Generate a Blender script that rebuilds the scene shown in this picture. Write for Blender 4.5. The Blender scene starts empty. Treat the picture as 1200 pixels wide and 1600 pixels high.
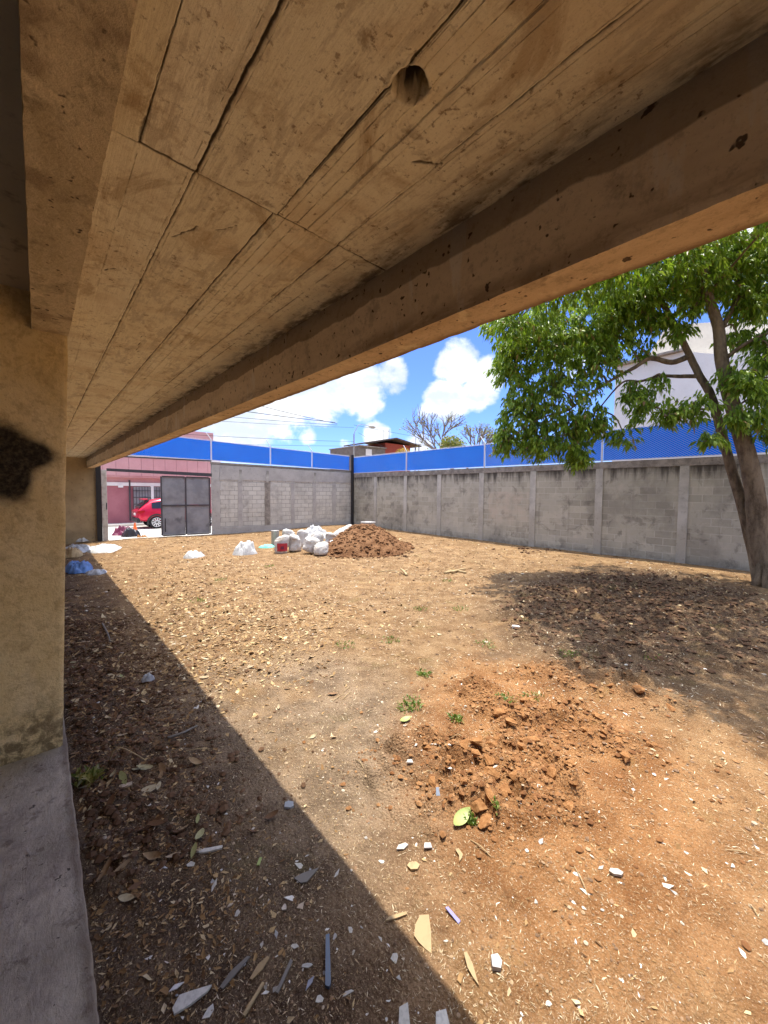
import bpy, bmesh, math, random
import numpy as np
from mathutils import Vector, Matrix

R = random.Random(11)
RN = np.random.default_rng(11)
SC = bpy.context.scene
COL = SC.collection
rad = math.radians

# ---------------------------------------------------------------- camera / measurement
MW = Matrix(((0.74590221, 0.02782954, -0.66547382), (-0.66599845, 0.04423606, -0.74464034), (0.00871494, 0.99863341, 0.05153021)))
CAM = Vector((0, 0, 2.0))
FPX = 606.0

def ray(x, y):
    return MW @ Vector(((x - 600) / FPX, -(y - 800) / FPX, -1.0))
def at_z(x, y, z=0.0):
    r = ray(x, y); return CAM + r * ((z - CAM.z) / r.z)
def at_X(x, y, X):
    r = ray(x, y); return CAM + r * (X / r.x)
def at_Y(x, y, Y):
    r = ray(x, y); return CAM + r * (Y / r.y)
def at_d(x, y, d):
    return CAM + ray(x, y) * d

cd = bpy.data.cameras.new('camera')
cam = bpy.data.objects.new('camera', cd); COL.objects.link(cam)
cam.matrix_world = Matrix.Translation(CAM) @ MW.to_4x4()
cd.sensor_fit = 'HORIZONTAL'; cd.sensor_width = 36.0; cd.lens = 36.0 * FPX / 1200
cd.clip_start = 0.02; cd.clip_end = 2000
SC.camera = cam

# ---------------------------------------------------------------- node helper
class NT:
    def __init__(s, name):
        s.m = bpy.data.materials.new(name); s.m.use_nodes = True
        s.t = s.m.node_tree; s.n = s.t.nodes
        s.b = s.n['Principled BSDF']
        s._pos = None
    def new(s, typ, **kw):
        o = s.n.new(typ)
        for k, v in kw.items(): setattr(o, k, v)
        return o
    def put(s, sock, v):
        if isinstance(v, bpy.types.NodeSocket): s.t.links.new(v, sock)
        elif v is not None:
            if isinstance(v, (tuple, list)) and len(v) == 3 and sock.type == 'RGBA': v = (*v, 1)
            sock.default_value = v
    def pos(s):
        if s._pos is None: s._pos = s.new('ShaderNodeNewGeometry')
        return s._pos.outputs['Position']
    def island(s):
        s.pos(); return s._pos.outputs['Random Per Island']
    def objrand(s):
        return s.new('ShaderNodeObjectInfo').outputs['Random']
    def obj(s):
        return s.new('ShaderNodeTexCoord').outputs['Object']
    def sep(s, v):
        o = s.new('ShaderNodeSeparateXYZ'); s.put(o.inputs[0], v); return o.outputs
    def comb(s, x=0, y=0, z=0):
        o = s.new('ShaderNodeCombineXYZ')
        for i, v in enumerate((x, y, z)): s.put(o.inputs[i], v)
        return o.outputs[0]
    def scale(s, v, sc, off=(0, 0, 0)):
        o = s.new('ShaderNodeMapping'); s.put(o.inputs[0], v)
        o.inputs['Scale'].default_value = sc; o.inputs['Location'].default_value = off
        return o.outputs[0]
    def noise(s, vec, scale, detail=4, rough=.55, dist=0):
        o = s.new('ShaderNodeTexNoise'); s.put(o.inputs['Vector'], vec)
        o.inputs['Scale'].default_value = scale; o.inputs['Detail'].default_value = detail
        o.inputs['Roughness'].default_value = rough; o.inputs['Distortion'].default_value = dist
        return o.outputs['Fac']
    def noisec(s, vec, scale, detail=2):
        o = s.new('ShaderNodeTexNoise'); s.put(o.inputs['Vector'], vec)
        o.inputs['Scale'].default_value = scale; o.inputs['Detail'].default_value = detail
        return o.outputs['Color']
    def vor(s, vec, scale, feat='F1', out='Distance', rnd=1):
        o = s.new('ShaderNodeTexVoronoi', feature=feat); s.put(o.inputs['Vector'], vec)
        o.inputs['Scale'].default_value = scale; o.inputs['Randomness'].default_value = rnd
        return o.outputs[out]
    def ramp(s, fac, stops, interp='LINEAR'):
        o = s.new('ShaderNodeValToRGB'); s.put(o.inputs[0], fac)
        cr = o.color_ramp; cr.interpolation = interp
        while len(cr.elements) < len(stops): cr.elements.new(.5)
        for e, (p, c) in zip(cr.elements, stops):
            e.position = p; e.color = (c, c, c, 1) if isinstance(c, (int, float)) else (*c, 1)
        return o.outputs[0]
    def step(s, v, a, b):
        o = s.new('ShaderNodeMapRange', interpolation_type='SMOOTHSTEP'); s.put(o.inputs[0], v)
        o.inputs[1].default_value = a; o.inputs[2].default_value = b
        return o.outputs[0]
    def mix(s, f, a, b, mode='MIX'):
        o = s.new('ShaderNodeMix', data_type='RGBA', blend_type=mode)
        s.put(o.inputs[0], f); s.put(o.inputs[6], a); s.put(o.inputs[7], b)
        return o.outputs[2]
    def math(s, op, a, b=None, clamp=False):
        o = s.new('ShaderNodeMath', operation=op, use_clamp=clamp)
        s.put(o.inputs[0], a)
        if b is not None: s.put(o.inputs[1], b)
        return o.outputs[0]
    def vadd(s, a, b, op='ADD'):
        o = s.new('ShaderNodeVectorMath', operation=op); s.put(o.inputs[0], a); s.put(o.inputs[1], b); return o.outputs[0]
    def attr(s, name):
        o = s.new('ShaderNodeAttribute', attribute_name=name); return o.outputs['Fac']
    def bump(s, h, strength=.5, dist=.01, nrm=None):
        o = s.new('ShaderNodeBump'); s.put(o.inputs['Height'], h)
        o.inputs['Strength'].default_value = strength; o.inputs['Distance'].default_value = dist
        if nrm is not None: s.put(o.inputs['Normal'], nrm)
        return o.outputs[0]
    def done(s, col, rough=.85, nrm=None, metal=0, spec=.3, **kw):
        s.put(s.b.inputs['Base Color'], col); s.put(s.b.inputs['Roughness'], rough)
        s.b.inputs['Metallic'].default_value = metal; s.b.inputs['Specular IOR Level'].default_value = spec
        if nrm is not None: s.put(s.b.inputs['Normal'], nrm)
        for k, v in kw.items(): s.put(s.b.inputs[k], v)
        return s.m

# ---------------------------------------------------------------- mesh helper
def wloc(o):
    v = Vector((0, 0, 0))
    while o is not None:
        v = v + o.location; o = o.parent
    return v

class MB:
    def __init__(s): s.v = []; s.f = []
    def add(s, verts, faces):
        k = len(s.v); s.v += [tuple(p) for p in verts]; s.f += [tuple(i + k for i in f) for f in faces]; return s
    def box(s, lo, hi, rot=None, piv=None):
        x0, y0, z0 = lo; x1, y1, z1 = hi
        vs = [Vector(p) for p in ((x0,y0,z0),(x1,y0,z0),(x1,y1,z0),(x0,y1,z0),(x0,y0,z1),(x1,y0,z1),(x1,y1,z1),(x0,y1,z1))]
        if rot is not None:
            c = Vector(piv) if piv is not None else sum(vs, Vector()) / 8
            vs = [c + rot @ (p - c) for p in vs]
        return s.add(vs, [(0,3,2,1),(4,5,6,7),(0,1,5,4),(1,2,6,5),(2,3,7,6),(3,0,4,7)])
    def bar(s, p, q, w, h=None, up=(0, 0, 1)):
        p = Vector(p); q = Vector(q); h = h or w
        d = (q - p).normalized(); u = Vector(up)
        if abs(d.dot(u)) > .99: u = Vector((1, 0, 0))
        a = d.cross(u).normalized(); b = a.cross(d)
        vs = [e + a * (i * w / 2) + b * (j * h / 2) for e in (p, q) for i, j in ((-1,-1),(1,-1),(1,1),(-1,1))]
        return s.add(vs, [(3,2,1,0),(4,5,6,7),(0,1,5,4),(1,2,6,5),(2,3,7,6),(3,0,4,7)])
    def tube(s, pts, rs, n=8, cap=True, wob=0):
        pts = [Vector(p) for p in pts]
        if not hasattr(rs, '__len__'): rs = [rs] * len(pts)
        vs = []; fs = []; a = None
        for i, p in enumerate(pts):
            d = (pts[min(i + 1, len(pts) - 1)] - pts[max(i - 1, 0)]).normalized()
            if a is None:
                a = d.orthogonal().normalized()
            a = (a - d * a.dot(d)).normalized(); b = d.cross(a)
            for k in range(n):
                t = 2 * math.pi * k / n; r = rs[i] * (1 + (R.uniform(-wob, wob) if wob else 0))
                vs.append(p + (a * math.cos(t) + b * math.sin(t)) * r)
        for i in range(len(pts) - 1):
            for k in range(n):
                fs.append((i*n+k, i*n+(k+1)%n, (i+1)*n+(k+1)%n, (i+1)*n+k))
        if cap:
            fs.append(tuple(range(n - 1, -1, -1))); fs.append(tuple((len(pts)-1)*n + k for k in range(n)))
        return s.add(vs, fs)
    def lathe(s, prof, c, n=20):
        vs = [(c[0] + r*math.cos(2*math.pi*k/n), c[1] + r*math.sin(2*math.pi*k/n), c[2] + z) for r, z in prof for k in range(n)]
        fs = [(i*n+k, i*n+(k+1)%n, (i+1)*n+(k+1)%n, (i+1)*n+k) for i in range(len(prof)-1) for k in range(n)]
        return s.add(vs, fs)
    def prism(s, poly, off):
        off = Vector(off); n = len(poly); poly = [Vector(p) for p in poly]
        vs = poly + [p + off for p in poly]
        return s.add(vs, [tuple(range(n-1,-1,-1)), tuple(range(n, 2*n))] + [(i,(i+1)%n,n+(i+1)%n,n+i) for i in range(n)])
    def build(s, name, mat, parent=None, origin=None, smooth=False, bevel=0):
        off = wloc(parent) if parent is not None else Vector(origin or (0, 0, 0))
        me = bpy.data.meshes.new(name)
        me.from_pydata([(x - off.x, y - off.y, z - off.z) for x, y, z in s.v], [], s.f)
        if mat: me.materials.append(mat)
        if smooth: me.polygons.foreach_set('use_smooth', [True] * len(me.polygons))
        me.update()
        o = bpy.data.objects.new(name, me); COL.objects.link(o)
        if parent is not None: o.parent = parent
        else: o.location = off
        if bevel:
            b = o.modifiers.new('bevel', 'BEVEL'); b.width = bevel; b.segments = 2; b.limit_method = 'ANGLE'
        return o

def grid_mesh(name, V, nx, ny, mat, parent=None, smooth=True, flip=False):
    """V: (ny*nx,3) array in rows of nx."""
    off = wloc(parent) if parent is not None else Vector((0, 0, 0))
    V = np.asarray(V, float) - np.array(off)
    i = np.arange(ny - 1)[:, None] * nx + np.arange(nx - 1)[None, :]
    q = np.stack([i, i + 1, i + 1 + nx, i + nx], -1).reshape(-1, 4)
    if flip: q = q[:, ::-1]
    return np_mesh(name, V, q, mat, parent, smooth)

def np_mesh(name, V, F, mat, parent=None, smooth=False):
    F = np.ascontiguousarray(F, dtype=np.int32); k = F.shape[1]
    me = bpy.data.meshes.new(name)
    me.vertices.add(len(V)); me.vertices.foreach_set('co', np.ascontiguousarray(V, dtype=np.float32).ravel())
    me.loops.add(F.size); me.loops.foreach_set('vertex_index', F.ravel())
    me.polygons.add(len(F)); me.polygons.foreach_set('loop_start', np.arange(0, F.size, k, dtype=np.int32))
    me.polygons.foreach_set('loop_total', np.full(len(F), k, dtype=np.int32))
    me.update(calc_edges=True); me.validate()
    me.polygons.foreach_set('use_smooth', [smooth] * len(me.polygons))
    if mat: me.materials.append(mat)
    o = bpy.data.objects.new(name, me); COL.objects.link(o)
    if parent is not None: o.parent = parent
    return o

def tag(o, label=None, cat=None, group=None, kind=None):
    if label: o['label'] = label
    if cat: o['category'] = cat
    if group: o['group'] = group
    if kind: o['kind'] = kind
    return o
def thing(name, label, cat, loc=(0, 0, 0), group=None):
    o = bpy.data.objects.new(name, None); COL.objects.link(o); o.location = loc; o.empty_display_size = .1
    return tag(o, label, cat, group)
def copy_tree(o, parent=None):
    c = o.copy(); COL.objects.link(c)
    if parent is not None: c.parent = parent
    for ch in list(o.children): copy_tree(ch, c)
    return c

# numpy value noise
def _h(ix, iy, seed):
    n = (ix.astype(np.int64) * 374761393 + iy.astype(np.int64) * 668265263 + seed * 974634777) & 0xffffffff
    n = ((n ^ (n >> 13)) * 1274126177) & 0xffffffff
    return ((n ^ (n >> 16)) & 0xffff) / 65535.0
def vnoise(x, y, seed=0):
    x = np.asarray(x, float); y = np.asarray(y, float)
    ix = np.floor(x); iy = np.floor(y); fx = x - ix; fy = y - iy
    ux = fx*fx*(3-2*fx); uy = fy*fy*(3-2*fy)
    a = _h(ix, iy, seed); b = _h(ix+1, iy, seed); c = _h(ix, iy+1, seed); d = _h(ix+1, iy+1, seed)
    return (a*(1-ux)+b*ux)*(1-uy) + (c*(1-ux)+d*ux)*uy
def fbm(x, y, f, octv=4, seed=0, gain=.5):
    t = 0; a = 1; n = 0
    for o in range(octv):
        t = t + a * (vnoise(x*f, y*f, seed+o) - .5); n += a; a *= gain; f *= 2.03
    return t / n
def sstep(a, b, x):
    t = np.clip((x - a) / (b - a), 0, 1); return t*t*(3-2*t)

# ---------------------------------------------------------------- terrain
WY0 = 17.9                                    # street wall line at X = 1.9; it runs slightly toward the camera to the right
def wall_y(x): return 17.92 - (x - 1.7) * (1.02 / 11.1)
ARMS = [[(640, 1185), (690, 1225), (745, 1248), (810, 1250)], [(745, 1085), (800, 1120), (845, 1160), (868, 1205)], [(850, 1045), (920, 1050), (985, 1068), (1045, 1090)], [(900, 1120), (955, 1150)], [(680, 1165), (780, 1190)]]
ARMS = [[at_z(px, py, .05) for px, py in A] for A in ARMS]
def seg_d(x, y, p, q):
    dx, dy = q.x - p.x, q.y - p.y; t = np.clip(((x - p.x)*dx + (y - p.y)*dy)/(dx*dx + dy*dy), 0, 1)
    return np.hypot(x - p.x - t*dx, y - p.y - t*dy)
def dug(x, y):                                # 0..1, the loosened clods of the dug patch, in a few ragged arms
    d = np.full(np.shape(x), 9.0)
    for A in ARMS:
        for p, q in zip(A, A[1:]): d = np.minimum(d, seg_d(x, y, p, q))
    return sstep(1.15, .25, d/.33 + 1.9*fbm(x, y, 3.2, 3, 40))
def lumps(x, y, cell, seed):
    """rounded, angular-edged lumps: one random dome per cell, 0..1"""
    gx_ = np.asarray(x)/cell; gy_ = np.asarray(y)/cell; ix = np.floor(gx_); iy = np.floor(gy_); out = np.zeros(np.shape(gx_))
    for i in (-1, 0, 1):
        for j in (-1, 0, 1):
            cx, cy = ix + i, iy + j; px = cx + _h(cx, cy, seed); py = cy + _h(cx, cy, seed + 1); r = .30 + .55*_h(cx, cy, seed + 2)**1.5; h = .25 + .75*_h(cx, cy, seed + 3)**2
            a = 6.283*_h(cx, cy, seed + 4); ux, uy = gx_ - px, gy_ - py
            u = ux*np.cos(a) + uy*np.sin(a); v = (-ux*np.sin(a) + uy*np.cos(a))*1.35
            d = .55*np.maximum(np.abs(u), np.abs(v)) + .45*np.hypot(u, v)
            out = np.maximum(out, h*np.clip(1.25 - d/r*1.1, 0, 1)**.55*(d < r*1.1)*(1 + .35*(u/r)))
    return out
def H(x, y, fine=True):
    x = np.asarray(x, float); y = np.asarray(y, float)
    z = .15*sstep(6.5, 11.5, x) + .10*sstep(10, 17, y)*sstep(0, 3, x)
    z = z + .10*fbm(x, y, .35, 3, 3)*sstep(.5, 3, x)
    # litter heap along the floor edge
    z = z + .13*sstep(.75, .05, x + .25*fbm(x, y, 1.3, 2, 9))*sstep(1.6, 3.0, y)*sstep(12, 6, y)
    d = dug(x, y)
    tr = sstep(1.5, .4, ((x-7.6)/3.0)**2 + ((y-2.2)/2.0)**2 + .8*fbm(x, y, .9, 3, 77))   # dug over under the tree
    z = z + d*.05
    if fine:
        lump = np.abs(fbm(x, y, 4.5, 4, 12, .6))*2
        lump2 = np.abs(fbm(x, y, 11.0, 3, 21, .6))*2
        xx, yy = x + .03*fbm(x, y, 12, 2, 91), y + .03*fbm(x, y, 12, 2, 92)
        wl = lumps(xx, yy, .19, 300); ws = lumps(xx, yy, .075, 320)
        z = z + d*(.05*lump + .115*wl + .040*ws - .025) + tr*(.08*lump + .09*lumps(xx, yy, .26, 340) + .03*ws)
        heap = sstep(1.1, .2, x)*sstep(1.4, 2.4, y)*sstep(9, 5, y)
        z = z + heap*(.07*lump + .05*lumps(xx, yy, .12, 360))
        z = z + .022*fbm(x, y, 6, 4, 31, .62) + .011*fbm(x, y, 34, 3, 5, .68)
    out = sstep(wall_y(x) + .0, wall_y(x) + .5, y)
    z = z*(1-out) - .12*out
    far = np.maximum(sstep(13.4, 14.2, x), sstep(-.2, -.6, x))
    z = z*(1-far) - .12*far
    return z
def h1(x, y): return float(H(np.array([x]), np.array([y]))[0])

def axis(segs):
    out = []
    for a, b, s0, s1 in segs:
        n = max(2, int(round((b - a) / ((s0 + s1) / 2))))
        t = np.linspace(0, 1, n, endpoint=False); k = (s1 - s0) / (s1 + s0) if s1 + s0 else 0
        out.append(a + (b - a) * ((1 - k)*t + k*t*t))
    return np.concatenate(out + [np.array([segs[-1][1]])])
gx = axis([(-400, -40, 90, 40), (-40, -1, 15, .6), (-1, .05, .3, .05), (.05, 4.6, .016, .018), (4.6, 13.6, .03, .08), (13.6, 40, .6, 6), (40, 400, 30, 90)])
gy = axis([(-400, -40, 90, 40), (-40, -2, 15, .4), (-2, -.5, .2, .03), (-.5, 3.6, .017, .018), (3.6, 18.8, .025, .085), (18.8, 45, .5, 6), (45, 400, 30, 90)])
GX, GY = np.meshgrid(gx, gy)
GZ = H(GX.ravel(), GY.ravel())

# ---------------------------------------------------------------- materials
def m_ground():
    n = NT('soil'); P = n.pos(); x, y, z = n.sep(P)
    big = n.noise(P, .55, 5, .6); mid = n.noise(P, 3.2, 5, .65); fine = n.noise(P, 26, 5, .7); tiny = n.noise(P, 120, 3, .7)
    wob = n.math('MULTIPLY', n.math('SUBTRACT', n.noise(P, 1.1, 4, .6), .5), 1.6)
    xw = n.math('ADD', x, wob); yw = n.math('ADD', y, wob)
    field = n.mix(n.step(mid, .35, .68), (.185, .104, .050), (.315, .200, .104))          # straw covered dry soil
    grey = n.mix(n.step(mid, .35, .65), (.160, .110, .072), (.300, .212, .138))
    red = n.mix(n.step(mid, .3, .7), (.235, .115, .046), (.385, .215, .098))
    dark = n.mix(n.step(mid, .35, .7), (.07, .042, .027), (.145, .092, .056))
    # greyish trodden middle
    c = n.mix(n.math('MULTIPLY', n.step(yw, 5.2, 3.4), n.step(xw, 3.4, 1.9)), field, grey)
    # red toward the right foreground
    s = n.math('SUBTRACT', n.math('MULTIPLY', xw, .55), yw)
    redm = n.math('MULTIPLY', n.step(s, -1.25, .15), n.step(xw, 5.2, 3.4))
    c = n.mix(n.math('MULTIPLY', redm, .85), c, red)
    # dug patch
    dx = n.math('SUBTRACT', x, 2.95); dy = n.math('SUBTRACT', y, 1.45)
    e = n.math('ADD', n.math('DIVIDE', n.math('POWER', n.math('ABSOLUTE', n.math('ADD', n.math('MULTIPLY', dx, .8), n.math('MULTIPLY', dy, .6))), 2), 2.4),
               n.math('DIVIDE', n.math('POWER', n.math('ABSOLUTE', n.math('SUBTRACT', n.math('MULTIPLY', dy, .8), n.math('MULTIPLY', dx, .6))), 2), 1.0))
    e = n.math('ADD', e, wob)
    c = n.mix(n.math('MULTIPLY', n.step(e, 1.7, .4), .75), c, n.mix(n.step(mid, .3, .7), (.215, .085, .027), (.375, .175, .066)))
    # dark humus along the floor edge; under the tree its colour also deepens the shade
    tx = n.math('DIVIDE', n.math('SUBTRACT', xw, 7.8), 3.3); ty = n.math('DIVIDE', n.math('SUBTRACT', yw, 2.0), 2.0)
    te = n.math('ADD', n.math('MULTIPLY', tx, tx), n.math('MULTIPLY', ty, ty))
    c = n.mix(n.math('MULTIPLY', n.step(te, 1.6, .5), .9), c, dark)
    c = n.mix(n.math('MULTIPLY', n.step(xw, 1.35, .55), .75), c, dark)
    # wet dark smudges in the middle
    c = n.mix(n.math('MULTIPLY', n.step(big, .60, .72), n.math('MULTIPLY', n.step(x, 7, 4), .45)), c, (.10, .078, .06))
    # fine variation, grit and pale flecks
    c = n.mix(n.math('MULTIPLY', n.step(fine, .42, .30), .55), c, n.mix(.5, c, (.05, .03, .02)))
    c = n.mix(n.math('MULTIPLY', n.step(tiny, .52, .68), .6), c, n.mix(.6, c, (.62, .46, .27)))
    c = n.mix(n.math('MULTIPLY', n.step(n.noise(P, 64, 4, .75), .53, .66), .5), c, n.mix(.6, c, (.05, .03, .015)))
    # broad colour drift: ochre dust, greyer hard ground, faint green growth
    w2 = n.noise(P, .9, 5, .65, .4)
    c = n.mix(n.math('MULTIPLY', n.step(w2, .52, .68), .45), c, n.mix(n.step(mid, .3, .7), (.29, .160, .068), (.42, .265, .128)))
    c = n.mix(n.math('MULTIPLY', n.step(n.noise(P, 1.7, 5, .7, .4), .56, .70), .40), c, n.mix(.5, c, (.13, .13, .03)))
    c = n.mix(n.math('MULTIPLY', n.step(n.noise(P, 7, 6, .75), .54, .68), .45), c, n.mix(.55, c, (.06, .035, .02)))
    fl = n.vor(P, 70); cell = n.vor(P, 70, out='Color'); cs = n.sep(cell)[0]
    c = n.mix(n.math('MULTIPLY', n.step(fl, .26, .16), n.step(cs, .95, .97)), c, (.55, .47, .35))
    h = n.math('ADD', n.math('MULTIPLY', fine, 1.0), n.math('MULTIPLY', tiny, .45))
    h = n.math('SUBTRACT', h, n.math('MULTIPLY', n.vor(P, 55), .5))
    return n.done(c, .95, n.bump(h, 1.0, .030), spec=.1)

def m_litter(name, stops, rough=.8, objr=False, transl=0):
    n = NT(name); r = n.objrand() if objr else n.island()
    c = n.ramp(r, stops)
    v = n.noise(n.pos(), 60, 3)
    c = n.mix(n.math('MULTIPLY', n.step(v, .4, .65), .35), c, n.mix(.6, c, (.04, .03, .02)))
    return n.done(c, rough, spec=.25)

def m_concrete(name, ca, cb, stain=(.08,.06,.04), scale=1.0, bump=.5, stainamt=.5, rough=.9):
    n = NT(name); P = n.pos()
    a = n.noise(P, 1.6*scale, 5, .6); b = n.noise(P, 9*scale, 5, .65); f = n.noise(P, 90*scale, 4, .7)
    c = n.mix(n.step(a, .3, .7), ca, cb)
    c = n.mix(n.math('MULTIPLY', n.step(b, .55, .72), stainamt), c, stain)
    c = n.mix(n.math('MULTIPLY', n.step(f, .55, .75), .25), c, n.mix(.5, c, (.02,.015,.01)))
    h = n.math('ADD', n.math('MULTIPLY', b, .8), n.math('MULTIPLY', f, .35))
    return n.done(c, rough, n.bump(h, bump, .01), spec=.2)

def m_ceiling():
    n = NT('board_marked_concrete'); P = n.pos(); bd = n.attr('board')
    G = n.vadd(n.scale(P, (26, 1.3, 10)), n.comb(0, 0, n.math('MULTIPLY', bd, 37)))
    gr = n.noise(G, 2.2, 6, .65, .8)                       # long wood grain left by the formwork
    G2 = n.scale(P, (150, 7, 20)); gf = n.noise(G2, 1.0, 4, .6)
    a = n.noise(P, 2.6, 5, .6); b = n.noise(P, 8, 6, .7, .4); sp = n.noise(P, 34, 4, .7)
    c = n.ramp(bd, [(0, (.73, .66, .47)), (.35, (.80, .735, .55)), (.7, (.76, .685, .49)), (1, (.83, .77, .60))])
    c = n.mix(n.math('MULTIPLY', n.step(gr, .40, .62), .09), c, (.42, .30, .165))
    c = n.mix(n.math('MULTIPLY', n.step(gf, .50, .70), .12), c, (.34, .22, .11))
    m2 = n.noise(P, 5.5, 8, .72, .6); m3 = n.noise(P, 17, 6, .72)
    c = n.mix(n.math('MULTIPLY', n.step(a, .48, .64), .45), c, (.58, .44, .265))
    c = n.mix(n.math('MULTIPLY', n.step(m2, .53, .68), .50), c, (.40, .27, .135))
    c = n.mix(n.math('MULTIPLY', n.step(m2, .46, .30), .40), c, (.74, .64, .48))
    c = n.mix(n.math('MULTIPLY', n.step(m3, .56, .69), .34), c, (.38, .25, .125))
    reg = n.step(n.noise(P, 1.9, 3), .42, .58)
    big = n.noise(n.scale(P, (1.6, .8, 1)), 3.2, 7, .70, .7)
    c = n.mix(n.math('MULTIPLY', n.step(big, .54, .66), .55), c, (.33, .215, .105))
    c = n.mix(n.math('MULTIPLY', n.step(big, .44, .32), .35), c, (.82, .75, .58))
    bd2 = n.math('FRACT', n.math('MULTIPLY', bd, 7.3))
    c = n.mix(n.math('MULTIPLY', n.step(n.math('ADD', n.noise(n.scale(P, (5, 1.2, 1)), 3.0, 6, .7), n.math('MULTIPLY', bd2, .12)), .60, .70), .5), c, (.44, .36, .25))
    c = n.mix(n.math('MULTIPLY', n.math('MULTIPLY', n.step(b, .56, .70), reg), .60), c, (.17, .10, .05))
    c = n.mix(n.math('MULTIPLY', n.math('MULTIPLY', n.step(sp, .575, .66), reg), .62), c, (.13, .075, .035))
    c = n.mix(n.math('MULTIPLY', n.step(n.noise(P, 160, 3, .7), .56, .70), .30), c, (.22, .15, .08))
    # patchy darker edge beside the yard beam
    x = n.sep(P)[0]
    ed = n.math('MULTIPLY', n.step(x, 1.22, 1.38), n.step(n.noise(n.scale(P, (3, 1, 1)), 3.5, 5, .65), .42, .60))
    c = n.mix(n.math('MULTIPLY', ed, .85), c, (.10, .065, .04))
    c = n.mix(n.math('MULTIPLY', n.step(n.attr('groove'), .25, .9), .88), c, (.05, .032, .018))
    h = n.math('ADD', n.math('MULTIPLY', gr, .6), n.math('ADD', n.math('MULTIPLY', gf, .30), n.math('MULTIPLY', n.math('ADD', sp, m3), .6)))
    return n.done(c, .9, n.bump(h, .7, .007), spec=.15)

def m_beam(name, base, light, inner=True, scr=0):
    n = NT(name); P = n.pos(); x, y, z = n.sep(P)
    L = n.scale(P, (2, .45, 2)); a = n.noise(L, 2.2, 6, .65); b = n.noise(P, 7, 7, .72); f = n.noise(P, 60, 5, .72); m3 = n.noise(P, 22, 6, .7)
    c = n.mix(n.step(a, .38, .62), base, light)
    c = n.mix(n.math('MULTIPLY', n.step(b, .52, .68), .5), c, tuple(k*.45 for k in base))
    c = n.mix(n.math('MULTIPLY', n.step(m3, .54, .68), .40), c, tuple(k*.35 for k in base))
    c = n.mix(n.math('MULTIPLY', n.step(n.noise(n.scale(P, (1, 1, .25)), 5, 5, .65), .56, .63), .55), c, tuple(min(.8, k*1.35) for k in light))
    if scr:
        sc = n.noise(n.scale(P, (14, 5, 5)), 2.0, 6, .72, 1.2)
        c = n.mix(n.math('MULTIPLY', n.step(sc, .55, .68), scr), c, (.72, .56, .36))
        c = n.mix(n.math('MULTIPLY', n.step(n.noise(P, 3.3, 4), .52, .62), .5), c, (.16, .095, .055))
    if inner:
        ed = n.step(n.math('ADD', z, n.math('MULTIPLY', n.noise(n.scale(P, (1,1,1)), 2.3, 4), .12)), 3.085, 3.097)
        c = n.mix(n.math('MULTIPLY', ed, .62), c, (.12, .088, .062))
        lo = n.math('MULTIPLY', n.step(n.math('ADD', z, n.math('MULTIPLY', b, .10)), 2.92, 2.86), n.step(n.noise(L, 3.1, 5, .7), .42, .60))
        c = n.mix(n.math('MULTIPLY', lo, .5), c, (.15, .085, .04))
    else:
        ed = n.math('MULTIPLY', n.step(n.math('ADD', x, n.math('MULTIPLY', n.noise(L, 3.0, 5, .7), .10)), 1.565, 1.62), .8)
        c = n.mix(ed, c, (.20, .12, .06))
    c = n.mix(n.math('MULTIPLY', n.step(n.noise(P, 25, 2, .5), .67, .72), .9), c, (.05, .03, .02))
    c = n.mix(n.math('MULTIPLY', n.step(f, .54, .70), .35), c, tuple(k*.35 for k in base))
    h = n.math('ADD', n.math('MULTIPLY', b, .6), n.math('ADD', n.math('MULTIPLY', f, .5), m3))
    return n.done(c, .92, n.bump(h, .8, .012), spec=.1)

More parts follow.
